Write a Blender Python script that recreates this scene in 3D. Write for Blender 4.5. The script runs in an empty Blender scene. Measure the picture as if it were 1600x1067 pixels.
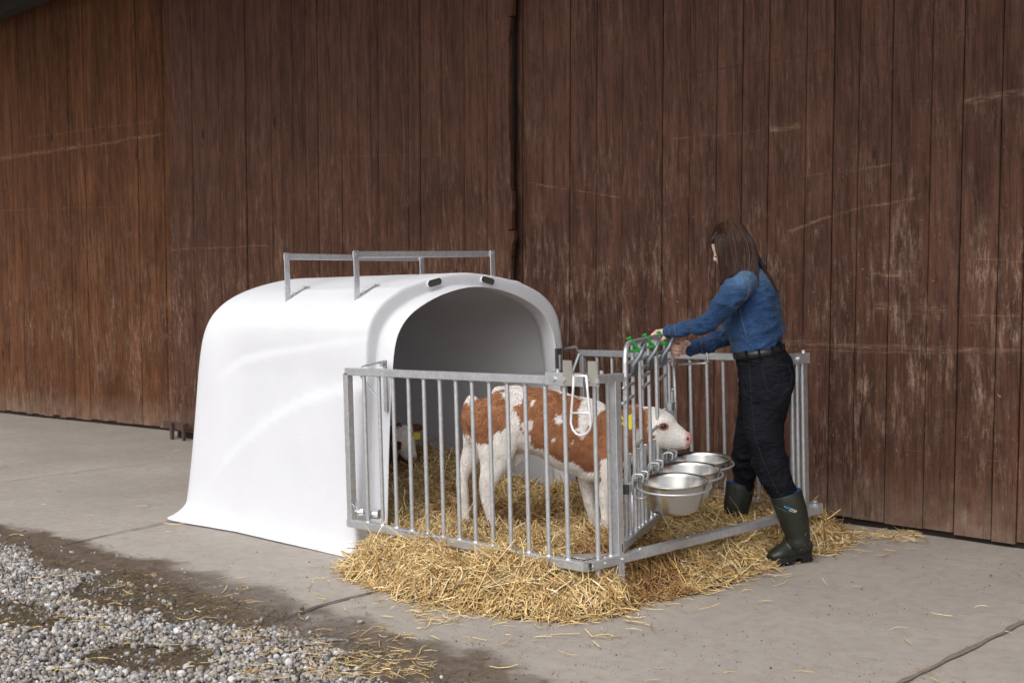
import bpy, bmesh, math, random
import numpy as np
from mathutils import Vector, Matrix
from mathutils.bvhtree import BVHTree
random.seed(7); RS = np.random.RandomState(11)
SC = bpy.context.scene
COL = SC.collection
R_ = math.radians
# ------------------------------------------------------------------ camera
FPX = 2041.0; CH = 1.35
def _axes():
    vx = np.array([-1950., -38., FPX]); vy = np.array([2139., -142., FPX])
    X = -vx/np.linalg.norm(vx); Y = vy - X*(X@vy); Y /= np.linalg.norm(Y)
    Z = np.cross(X, Y); return np.array([X, Y, Z])
RM = _axes()
CAM = np.array([0., 0., CH])
cd = bpy.data.cameras.new('camera'); cam = bpy.data.objects.new('camera', cd); COL.objects.link(cam)
cd.sensor_width = 36; cd.lens = FPX/1600*36; cd.clip_start = .05; cd.clip_end = 500
m = Matrix.Identity(4)
for i in range(3):
    m[i][0] = RM[i][0]; m[i][1] = -RM[i][1]; m[i][2] = -RM[i][2]; m[i][3] = CAM[i]
cam.matrix_world = m
cd.dof.use_dof = True; cd.dof.focus_distance = 6.3; cd.dof.aperture_fstop = 5.6
SC.camera = cam
# ------------------------------------------------------------------ sky and sun
SUN_EL, SUN_AZ = R_(50), R_(158)      # azimuth measured from +Y clockwise
w = bpy.data.worlds.new('World'); SC.world = w; w.use_nodes = True
nt = w.node_tree; nt.nodes.clear()
sk = nt.nodes.new('ShaderNodeTexSky'); sk.sky_type = 'NISHITA'; sk.sun_disc = False
sk.sun_elevation = SUN_EL; sk.sun_rotation = SUN_AZ
sk.air_density = 1.0; sk.dust_density = 4.0; sk.ozone_density = 1.0
hs = nt.nodes.new('ShaderNodeHueSaturation'); hs.inputs['Saturation'].default_value = .35
bg = nt.nodes.new('ShaderNodeBackground'); bg.inputs['Strength'].default_value = .15
wo = nt.nodes.new('ShaderNodeOutputWorld')
nt.links.new(sk.outputs[0], hs.inputs['Color']); nt.links.new(hs.outputs[0], bg.inputs['Color']); nt.links.new(bg.outputs[0], wo.inputs[0])
sl = bpy.data.lights.new('sun', 'SUN'); sl.energy = 0.9; sl.angle = R_(80); sl.color = (1, .97, .93)
so = bpy.data.objects.new('sun', sl); COL.objects.link(so)
sd = Vector((math.sin(SUN_AZ)*math.cos(SUN_EL), math.cos(SUN_AZ)*math.cos(SUN_EL), math.sin(SUN_EL)))
so.rotation_euler = sd.to_track_quat('Z', 'Y').to_euler(); so.location = (-3, 0, 12)
SC.view_settings.view_transform = 'Standard'; SC.view_settings.look = 'None'
SC.view_settings.gamma = 1; SC.view_settings.exposure = 0.38
# ------------------------------------------------------------------ survey helpers (photo measurements -> metres)
def ray(px, py): return RM @ np.array([px-800., py-533.5, FPX])
def G(px, py, z=0.):
    d = ray(px, py); return CAM + d*((z-CH)/d[2])
def atY(px, py, y):
    d = ray(px, py); return CAM + d*(y/d[1])
def atX(px, py, x):
    d = ray(px, py); return CAM + d*(x/d[0])
def onV(px, py, base, n):            # vertical plane through base with horizontal normal n
    d = ray(px, py); n3 = np.array([n[0], n[1], 0.]); b = np.array([base[0], base[1], 0.])
    return CAM + d*(((b-CAM)@n3)/(d@n3))
def PROJ(P):
    q = (np.asarray(P)-CAM) @ RM; return np.stack([800+FPX*q[..., 0]/q[..., 2], 533.5+FPX*q[..., 1]/q[..., 2]], -1)
# ------------------------------------------------------------------ noise
_T = RS.rand(32, 32, 32)
def vn(P, s=1.0, o=0.0):
    P = np.asarray(P, float)*s + o; i = np.floor(P).astype(int); f = P-i; f = f*f*(3-2*f); r = 0
    for a in (0, 1):
        for b in (0, 1):
            for c in (0, 1):
                wgt = (f[..., 0] if a else 1-f[..., 0])*(f[..., 1] if b else 1-f[..., 1])*(f[..., 2] if c else 1-f[..., 2])
                r = r + wgt*_T[(i[..., 0]+a) % 32, (i[..., 1]+b) % 32, (i[..., 2]+c) % 32]
    return r*2-1
def fbm(P, s=1.0, o=0., n=3): return sum(vn(P, s*2**k, o+k*7.3)/2**k for k in range(n))
# ------------------------------------------------------------------ objects
def wloc(o):
    v = np.zeros(3)
    while o is not None: v += np.array(o.location); o = o.parent
    return v
def thing(name, label, cat, loc=(0, 0, 0), group=None):
    o = bpy.data.objects.new(name, None); COL.objects.link(o); o.location = loc; o.empty_display_size = .1
    tag(o, label, cat, group); return o
def tag(o, label=None, cat=None, group=None, kind=None):
    if label: o['label'] = label
    if cat: o['category'] = cat
    if group: o['group'] = group
    if kind: o['kind'] = kind
    return o
def mk(name, V, F, mat, parent=None, smooth=False, loc=None, col=None, mats=None):
    """V world coordinates; F list of faces or int array (n,k)"""
    V = np.asarray(V, float); me = bpy.data.meshes.new(name)
    off = wloc(parent) if parent is not None else (np.array(loc, float) if loc is not None else np.zeros(3))
    L = V-off
    if isinstance(F, np.ndarray):
        n, k = F.shape
        me.vertices.add(len(L)); me.vertices.foreach_set('co', L.ravel())
        me.loops.add(n*k); me.loops.foreach_set('vertex_index', F.ravel().astype(np.int32))
        me.polygons.add(n); me.polygons.foreach_set('loop_start', np.arange(0, n*k, k, dtype=np.int32))
        try: me.polygons.foreach_set('loop_total', np.full(n, k, dtype=np.int32))
        except Exception: pass
        me.update(calc_edges=True)
    else:
        me.from_pydata([tuple(v) for v in L], [], [tuple(int(i) for i in f) for f in F])
    if smooth: me.polygons.foreach_set('use_smooth', np.ones(len(me.polygons), bool))
    if col is not None:
        a = me.color_attributes.new('tint', 'FLOAT_COLOR', 'POINT')
        c4 = np.ones((len(V), 4), np.float32); c4[:, :3] = col; a.data.foreach_set('color', c4.ravel())
    me.materials.append(mat)
    o = bpy.data.objects.new(name, me); COL.objects.link(o)
    if parent is not None: o.parent = parent
    elif loc is not None: o.location = loc
    return o
def nrm(v): v = np.asarray(v, float); return v/(np.linalg.norm(v)+1e-12)
class MB:
    def __init__(s): s.V = []; s.F = []; s.n = 0
    def add(s, V, F):
        s.V.append(np.asarray(V, float)); s.F += [tuple(i+s.n for i in f) for f in F]; s.n += len(V); return s
    def box(s, c, x, y, z, bev=0.0):     # centre and three half axes
        c, x, y, z = [np.asarray(a, float) for a in (c, x, y, z)]
        if bev <= 0:
            V = [c+a*x+b*y+d*z for a in (-1, 1) for b in (-1, 1) for d in (-1, 1)]
            return s.add(V, [(0, 1, 3, 2), (4, 6, 7, 5), (0, 4, 5, 1), (2, 3, 7, 6), (0, 2, 6, 4), (1, 5, 7, 3)])
        # chamfered along the longest axis: octagonal prism with inset caps
        ax = sorted([x, y, z], key=np.linalg.norm); a, b, l = ax
        la, lb = np.linalg.norm(a), np.linalg.norm(b); fa, fb = 1-bev/la, 1-bev/lb
        sec = [(fa, 1), (1, fb), (1, -fb), (fa, -1), (-fa, -1), (-1, -fb), (-1, fb), (-fa, 1)]
        V = [c+l*t+a*u+b*v for t in (-1, 1) for u, v in sec]
        F = [tuple(range(7, -1, -1)), tuple(range(8, 16))]+[(i, (i+1) % 8, 8+(i+1) % 8, 8+i) for i in range(8)]
        return s.add(V, F)
    def beam(s, p, q, wd, ht, up=(0, 0, 1), bev=.003):
        p, q = np.asarray(p, float), np.asarray(q, float); l = (q-p)/2; t = nrm(l); sd_ = nrm(np.cross(t, up)); u = np.cross(sd_, t)
        return s.box((p+q)/2, l, sd_*wd/2, u*ht/2, bev)
    def tube(s, pts, r, seg=10, cap=True):
        P = [np.asarray(p, float) for p in pts]; n = len(P); rr = r if hasattr(r, '__len__') else [r]*n
        V = []; t0 = nrm(P[1]-P[0]); ref = np.array([0, 0, 1.]) if abs(t0[2]) < .9 else np.array([1., 0, 0])
        a = nrm(np.cross(t0, ref))
        for i in range(n):
            t = nrm(P[min(i+1, n-1)]-P[max(i-1, 0)]); a = nrm(a-t*(a@t)); b = np.cross(t, a)
            for k in range(seg):
                an = 2*math.pi*k/seg; V.append(P[i]+rr[i]*(math.cos(an)*a+math.sin(an)*b))
        F = [(i*seg+k, i*seg+(k+1) % seg, (i+1)*seg+(k+1) % seg, (i+1)*seg+k) for i in range(n-1) for k in range(seg)]
        if cap: F += [tuple(range(seg-1, -1, -1)), tuple(range((n-1)*seg, n*seg))]
        return s.add(V, F)
    def prism(s, poly, off):             # closed polygon extruded by off
        P = [np.asarray(p, float) for p in poly]; n = len(P); off = np.asarray(off, float)
        return s.add(P+[p+off for p in P], [tuple(range(n-1, -1, -1)), tuple(range(n, 2*n))]+[(i, (i+1) % n, n+(i+1) % n, n+i) for i in range(n)])
    def bolt(s, c, n, r=.008, h=.006):
        c = np.asarray(c, float); n = nrm(n); return s.tube([c, c+n*h], r, 6)
    def build(s, name, mat, parent=None, smooth=False, loc=None):
        return mk(name, np.vstack(s.V), s.F, mat, parent, smooth, loc)
class Bolts:
    def __init__(s, par, name='bolt'): s.p = par; s.nm = name
    def bolt(s, c, n, r=.008, h=.006): MB().bolt(c, n, r, h).build(s.nm, GALV, s.p); return s
def bend(p, c, q, r=.04, n=5):           # rounded corner points
    p, c, q = [np.asarray(a, float) for a in (p, c, q)]; a = c+nrm(p-c)*r; b = c+nrm(q-c)*r
    return [(1-t)**2*a+2*t*(1-t)*c+t*t*b for t in np.linspace(0, 1, n)]
def autosmooth(o, ang=40):
    me = o.data; me.polygons.foreach_set('use_smooth', np.ones(len(me.polygons), bool))
    try: me.set_sharp_from_angle(angle=R_(ang))
    except Exception: pass
    return o
def limb(pts, ra, rb, side, seg=16, rnd=True):
    """tapered limb: ra radius across (in plane normal to side), rb radius along side. dome ends"""
    P = np.array(pts, float); ra = np.array(ra, float)*np.ones(len(P)); rb = np.array(rb, float)*np.ones(len(P))
    # Catmull-Rom resample
    n = len(P); ts = np.linspace(0, n-1, (n-1)*6+1); Q = []; A = []; B = []
    def cr(D, t):
        i = min(int(t), n-2); f = t-i; d0 = D[max(i-1, 0)]; d1 = D[i]; d2 = D[i+1]; d3 = D[min(i+2, n-1)]
        return .5*((2*d1)+(-d0+d2)*f+(2*d0-5*d1+4*d2-d3)*f*f+(-d0+3*d1-3*d2+d3)*f**3)
    for t in ts: Q.append(cr(P, t)); A.append(cr(ra, t)); B.append(cr(rb, t))
    Q = np.array(Q); A = np.array(A); B = np.array(B)
    if rnd:
        t0 = nrm(Q[0]-Q[1]); t1 = nrm(Q[-1]-Q[-2]); pre = []; post = []
        for k in (80, 60, 40, 20):
            c, s_ = math.cos(R_(k)), math.sin(R_(k)); r = min(A[0], B[0]); pre.append((Q[0]+t0*r*s_, A[0]*c, B[0]*c))
        for k in (20, 40, 60, 80):
            c, s_ = math.cos(R_(k)), math.sin(R_(k)); r = min(A[-1], B[-1]); post.append((Q[-1]+t1*r*s_, A[-1]*c, B[-1]*c))
        L = pre+list(zip(Q, A, B))+post
    else: L = list(zip(Q, A, B))
    side = nrm(side); V = []; m_ = len(L)
    for i, (c, a, b) in enumerate(L):
        t = nrm(L[min(i+1, m_-1)][0]-L[max(i-1, 0)][0]); sdv = nrm(side-t*(side@t)); u = np.cross(t, sdv)
        for k in range(seg):
            an = 2*math.pi*k/seg; V.append(c+a*math.cos(an)*u+b*math.sin(an)*sdv)
    F = [(i*seg+k, i*seg+(k+1) % seg, (i+1)*seg+(k+1) % seg, (i+1)*seg+k) for i in range(m_-1) for k in range(seg)]
    F += [tuple(range(seg-1, -1, -1)), tuple(range((m_-1)*seg, m_*seg))]
    return np.array(V), F
def remesh(parts, vox, smooth=4, fac=.5):
    """union of closed shapes as one continuous surface -> (verts, quads)"""
    mb = MB()
    for V, F in parts: mb.add(V, F)
    me = bpy.data.meshes.new('t'); me.from_pydata([tuple(v) for v in np.vstack(mb.V)], [], mb.F)
    bm = bmesh.new(); bm.from_mesh(me); bmesh.ops.recalc_face_normals(bm, faces=bm.faces); bm.to_mesh(me); bm.free()
    o = bpy.data.objects.new('t', me); COL.objects.link(o)
    md = o.modifiers.new('r', 'REMESH'); md.mode = 'VOXEL'; md.voxel_size = vox
    if smooth: s = o.modifiers.new('s', 'SMOOTH'); s.iterations = smooth; s.factor = fac
    dg = bpy.context.evaluated_depsgraph_get(); ev = o.evaluated_get(dg); em = ev.to_mesh()
    V = np.empty(len(em.vertices)*3); em.vertices.foreach_get('co', V); V = V.reshape(-1, 3)
    N = np.empty(len(em.vertices)*3); em.vertices.foreach_get('normal', N); N = N.reshape(-1, 3)
    F = np.array([tuple(p.vertices) for p in em.polygons if len(p.vertices) == 4], np.int32)
    ev.to_mesh_clear(); bpy.data.objects.remove(o); bpy.data.meshes.remove(me)
    return V, N, F
def bvh_of(V, F): return BVHTree.FromPolygons([Vector(v) for v in V], [tuple(int(i) for i in f) for f in F])
def cast(bvh, px, py, off=0.0):
    d = Vector(nrm(ray(px, py))); h = bvh.ray_cast(Vector(CAM), d)
    if h[0] is None: return None, None
    return np.array(h[0]+h[1]*off), np.array(h[1])
def inpoly(P, poly):
    x, y = P[:, 0], P[:, 1]; r = np.zeros(len(P), bool); n = len(poly)
    for i in range(n):
        x1, y1 = poly[i][:2]; x2, y2 = poly[(i+1) % n][:2]
        if y1 == y2: continue
        c = ((y1 > y) != (y2 > y)) & (x < (x2-x1)*(y-y1)/(y2-y1)+x1); r ^= c
    return r
def sdist(P, poly):                      # signed distance, positive inside
    d = np.full(len(P), 1e9); n = len(poly)
    for i in range(n):
        a = np.array(poly[i][:2]); b = np.array(poly[(i+1) % n][:2]); ab = b-a
        t = np.clip(((P-a)@ab)/(ab@ab), 0, 1); d = np.minimum(d, np.linalg.norm(P-a-t[:, None]*ab, axis=1))
    return np.where(inpoly(P, poly), d, -d)
# ------------------------------------------------------------------ materials
class NT:
    def __init__(s, name):
        s.m = bpy.data.materials.new(name); s.m.use_nodes = True; s.t = s.m.node_tree; s.b = s.t.nodes['Principled BSDF']; s.o = s.t.nodes['Material Output']
        s.co = s.t.nodes.new('ShaderNodeTexCoord').outputs['Object']
    def n(s, ty, **k):
        x = s.t.nodes.new(ty)
        for a, v in k.items():
            setattr(x, a, v)
        return x
    def l(s, a, b):
        if hasattr(a, 'is_output') or isinstance(a, bpy.types.NodeSocket): s.t.links.new(a, b)
        else: b.default_value = a
    def map(s, sc=(1, 1, 1), rot=(0, 0, 0), loc=(0, 0, 0), src=None):
        x = s.n('ShaderNodeMapping'); x.inputs['Scale'].default_value = sc; x.inputs['Rotation'].default_value = rot; x.inputs['Location'].default_value = loc
        s.l(src or s.co, x.inputs[0]); return x.outputs[0]
    def noise(s, scale=5, detail=4, rough=.55, vec=None, dist=0, col=False):
        x = s.n('ShaderNodeTexNoise'); x.inputs['Scale'].default_value = scale; x.inputs['Detail'].default_value = detail
        x.inputs['Roughness'].default_value = rough; x.inputs['Distortion'].default_value = dist; s.l(vec or s.co, x.inputs['Vector']); return x.outputs[1 if col else 0]
    def vor(s, scale=5, vec=None, feat='F1', out=0):
        x = s.n('ShaderNodeTexVoronoi'); x.feature = feat; x.inputs['Scale'].default_value = scale; s.l(vec or s.co, x.inputs['Vector']); return x.outputs[out]
    def ramp(s, f, stops, interp='LINEAR'):
        x = s.n('ShaderNodeValToRGB'); e = x.color_ramp.elements; x.color_ramp.interpolation = interp
        while len(e) < len(stops): e.new(.5)
        for i, (p, c) in enumerate(stops):
            e[i].position = p; e[i].color = (c, c, c, 1) if isinstance(c, (int, float)) else (*c, 1)
        s.l(f, x.inputs[0]); return x.outputs[0]
    def mix(s, f, a, b, mode='MIX'):
        x = s.n('ShaderNodeMix', data_type='RGBA', blend_type=mode); s.l(f, x.inputs[0])
        for v, i in ((a, 6), (b, 7)):
            if isinstance(v, tuple): x.inputs[i].default_value = (*v, 1)
            elif isinstance(v, (int, float)): x.inputs[i].default_value = (v, v, v, 1)
            else: s.l(v, x.inputs[i])
        return x.outputs[2]
    def ma(s, op, a, b=0., c=None, clamp=False):
        x = s.n('ShaderNodeMath', operation=op); x.use_clamp = clamp; s.l(a, x.inputs[0]); s.l(b, x.inputs[1])
        if c is not None: s.l(c, x.inputs[2])
        return x.outputs[0]
    def attr(s, name='tint', out=0): x = s.n('ShaderNodeAttribute'); x.attribute_name = name; return x.outputs[out]
    def xyz(s, src=None): x = s.n('ShaderNodeSeparateXYZ'); s.l(src or s.co, x.inputs[0]); return x.outputs
    def bump(s, h, dist=.01, st=1., prev=None):
        x = s.n('ShaderNodeBump'); x.inputs['Strength'].default_value = st; x.inputs['Distance'].default_value = dist; s.l(h, x.inputs['Height'])
        if prev is not None: s.l(prev, x.inputs['Normal'])
        s.l(x.outputs[0], s.b.inputs['Normal']); return x.outputs[0]
    def set(s, col=None, rough=None, metal=None, spec=None, **k):
        for v, nme in ((col, 'Base Color'), (rough, 'Roughness'), (metal, 'Metallic'), (spec, 'Specular IOR Level')):
            if v is None: continue
            if isinstance(v, tuple): s.b.inputs[nme].default_value = (*v, 1)
            else: s.l(v, s.b.inputs[nme])
        for nme, v in k.items(): s.l(v, s.b.inputs[nme.replace('_', ' ')])
        return s.m
def m_simple(name, col, rough=.5, metal=0, var=.12, ns=30, bump=0, spec=.5):
    t = NT(name); n = t.noise(ns, 4); c = t.mix(n, tuple(x*(1-var) for x in col), tuple(min(1, x*(1+var)) for x in col))
    if bump: t.bump(n, bump)
    return t.set(c, t.ma('MULTIPLY_ADD', n, .15, rough-.07), metal, spec)
def m_galv():
    t = NT('galvanised_steel'); n = t.vor(70, out=1); g = t.n('ShaderNodeRGBToBW'); t.l(n, g.inputs[0])
    s = t.noise(9, 5); c = t.mix(g.outputs[0], (.53, .55, .58), (.68, .705, .735)); c = t.mix(t.ramp(s, [(.45, 0.), (.75, .45)]), c, (.40, .40, .39))
    t.bump(t.noise(60, 3), .0015, .5)
    return t.set(c, t.ma('MULTIPLY_ADD', s, .3, .2), .65)
GALV = m_galv()
def m_stainless():
    t = NT('brushed_stainless'); v = t.map((1, 1, 60)); n = t.noise(12, 3, vec=v)
    t.bump(n, .0006, .3)
    x = t.set((.56, .545, .52), t.ma('MULTIPLY_ADD', n, .16, .15), 1.0); t.b.inputs['Anisotropic'].default_value = .5; return x
STEEL = m_stainless()
def m_plastic():
    t = NT('white_fibreglass'); n = t.noise(90, 3, .6); n2 = t.noise(3, 4)
    hz = t.xyz()[2]; dirt = t.ma('MULTIPLY', t.ramp(hz, [(.0, 1.), (.07, 0.)]), t.ramp(t.noise(14, 5), [(.5, 0.), (.8, .5)]))
    c = t.mix(t.ramp(n2, [(.3, 0.), (.7, 1.)]), (.775, .785, .82), (.81, .82, .85)); c = t.mix(dirt, c, (.42, .34, .24))
    t.bump(n, .003, .5)
    t.set(c, .6, 0, .3); tr = t.n('ShaderNodeBsdfTranslucent'); t.l(c, tr.inputs[0]); mx = t.n('ShaderNodeMixShader'); mx.inputs[0].default_value = .16; t.l(t.b.outputs[0], mx.inputs[1]); t.l(tr.outputs[0], mx.inputs[2]); t.l(mx.outputs[0], t.o.inputs[0]); return t.m
PLAST = m_plastic()
# ------------------------------------------------------------------ ground
WETP = [G(*p)[:2] for p in [(-400, 800), (0, 816), (90, 830), (200, 862), (290, 880), (385, 908), (455, 920), (545, 966), (640, 988), (740, 1010), (830, 1050), (930, 1090), (1300, 1250), (600, 1500), (-800, 1100)]]
GRAVP = [G(*p)[:2] for p in [(-300, 825), (0, 850), (70, 878), (160, 900), (260, 930), (330, 952), (400, 970), (480, 996), (560, 1028), (640, 1055), (760, 1110), (900, 1300), (200, 1500), (-700, 1100)]]
def ground():
    xs = np.concatenate([[-80, -40, -24], np.arange(-18, -1.0, .05), [2, 8, 30, 80]]); ys = np.concatenate([[-60, -20, -6, -1], np.arange(.5, 7.5, .05), [12, 40]])
    X, Y = np.meshgrid(xs, ys); P = np.stack([X.ravel(), Y.ravel()], 1); nx, ny = len(xs), len(ys)
    P3 = np.c_[P, np.zeros(len(P))]
    wet = sdist(P, WETP); z = .004*fbm(P3, 1.3, 3.)*((np.abs(P).max(1) < 20)); z = np.where(sdist(P, GRAVP) > 0, -.008, z-.004)
    wv = np.clip(.5+wet*1.6+.10*fbm(P3, 4., 1.)+.05*fbm(P3, 17, 2.), 0, 1)
    c = np.zeros((len(P), 3)); c[:, 0] = wv; c[:, 1] = np.clip(.5+sdist(P, GRAVP)*2, 0, 1)
    i = np.arange(len(P)).reshape(ny, nx); F = np.stack([i[:-1, :-1], i[:-1, 1:], i[1:, 1:], i[1:, :-1]], -1).reshape(-1, 4)
    t = NT('worn_concrete'); s = t.n('ShaderNodeSeparateColor'); t.l(t.attr(), s.inputs[0])
    n1 = t.noise(.9, 6, .6); n2 = t.noise(14, 8, .65); n3 = t.noise(120, 4, .7)
    c1 = t.mix(t.ramp(n1, [(.3, 0.), (.7, 1.)]), (.315, .282, .248), (.415, .377, .333))
    c1 = t.mix(t.ramp(n2, [(.32, .32), (.58, 0.)]), c1, (.20, .17, .145))
    c1 = t.mix(t.ramp(t.noise(5, 6, .7, t.map((1, 2.2, 1))), [(.60, 0.), (.75, .5)]), c1, (.15, .125, .105))
    c1 = t.mix(t.ramp(n3, [(.25, .8), (.45, 0.), (.60, 0.), (.75, .7)]), c1, t.mix(n3, (.10, .085, .07), (.52, .47, .42)))
    sp = t.ramp(t.noise(38, 3, .6, t.map((1, 1.3, 1), (0, 0, .4))), [(.70, 0.), (.76, .7)]); c1 = t.mix(sp, c1, (.09, .07, .055))
    pale = t.ramp(t.noise(1.8, 5, .7, t.map((1, 2.5, 1), (0, 0, .8))), [(.62, 0.), (.8, .6)]); c1 = t.mix(pale, c1, (.40, .38, .36))
    wn = t.ma('ADD', s.outputs[0], t.ma('MULTIPLY_ADD', t.noise(7, 8, .72), .5, -.25))
    wm = t.ramp(wn, [(.46, 0.), (.62, 1.)])
    dk = t.mix(t.ramp(t.noise(22, 8, .8), [(.32, 0.), (.68, 1.)]), (.065, .048, .035), (.19, .150, .115)); dk = t.mix(t.ramp(n3, [(.60, 0.), (.72, .5)]), dk, (.25, .2, .15))
    col = t.mix(wm, c1, dk)
    rg = t.ma('MULTIPLY_ADD', wm, -.38, .88); rg = t.ma('MULTIPLY_ADD', t.ramp(t.noise(6, 4), [(.55, 0.), (.7, 1.)]), t.ma('MULTIPLY', wm, -.25), rg)
    h = t.ma('ADD', t.ma('MULTIPLY', n2, .6), t.ma('MULTIPLY', n3, .5)); t.bump(h, .004, .45)
    t.set(col, rg, 0, .4)
    tag(mk('ground', np.c_[P, z], F, t.m, smooth=True, col=c), kind='structure')
ground()
GAP = m_simple('joint_grit', (.115, .092, .073), .95, 0, .5, 60, .01)
SOFT = m_simple('joint_dust', (.21, .175, .14), .95, 0, .5, 60, .01)
def joint(name, pxs, wd, mat=None):
    P = [G(*p) for p in pxs]; L = []; 
    for a, b in zip(P[:-1], P[1:]):
        n = max(2, int(np.linalg.norm(b-a)/.02)); L += [a+(b-a)*t for t in np.linspace(0, 1, n, endpoint=False)]
    L = np.array(L+[P[-1]]); t = nrm(P[-1]-P[0]); sd_ = np.array([-t[1], t[0], 0]); L = L+sd_*(vn(L, 9)*.008)[:, None]
    wv = wd*(.60+.28*vn(L, 12, 5)+.12*vn(L, 60, 9)); wv = np.clip(wv, wd*.2, 1); z = np.array([0, 0, .0035]); n = len(L)
    V = np.vstack([L-sd_*wv[:, None]/2+z, L+sd_*wv[:, None]/2+z]); i = np.arange(n-1)
    tag(mk(name, V, np.stack([i, i+1, n+i+1, n+i], 1), mat or GAP), kind='structure')
joint('paving_joint', [(95, 852), (200, 829), (285, 810), (400, 790)], .022)
joint('paving_joint', [(-60, 762), (140, 735), (330, 715)], .014, SOFT)
joint('paving_joint', [(425, 970), (520, 941), (620, 915)], .026)
joint('paving_joint', [(1340, 1100), (1460, 1040), (1600, 972), (1700, 930)], .034, SOFT)
def puddle():
    c = G(478, 1001); V = [c+[0, 0, .003]]; n = 28
    for k in range(n):
        a = 2*math.pi*k/n; r = 1+.35*math.sin(3*a+1)+.18*math.sin(7*a); V.append(c+np.array([math.cos(a)*.11*r, math.sin(a)*.05*r, .003])@np.array([[.75, .66, 0], [-.66, .75, 0], [0, 0, 1]]))
    t = NT('puddle_water'); t.set((.16, .15, .14), .04, 0, .9)
    tag(mk('puddle', V, [(0, 1+k, 1+(k+1) % n) for k in range(n)], t.m), kind='structure')
puddle()
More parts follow.
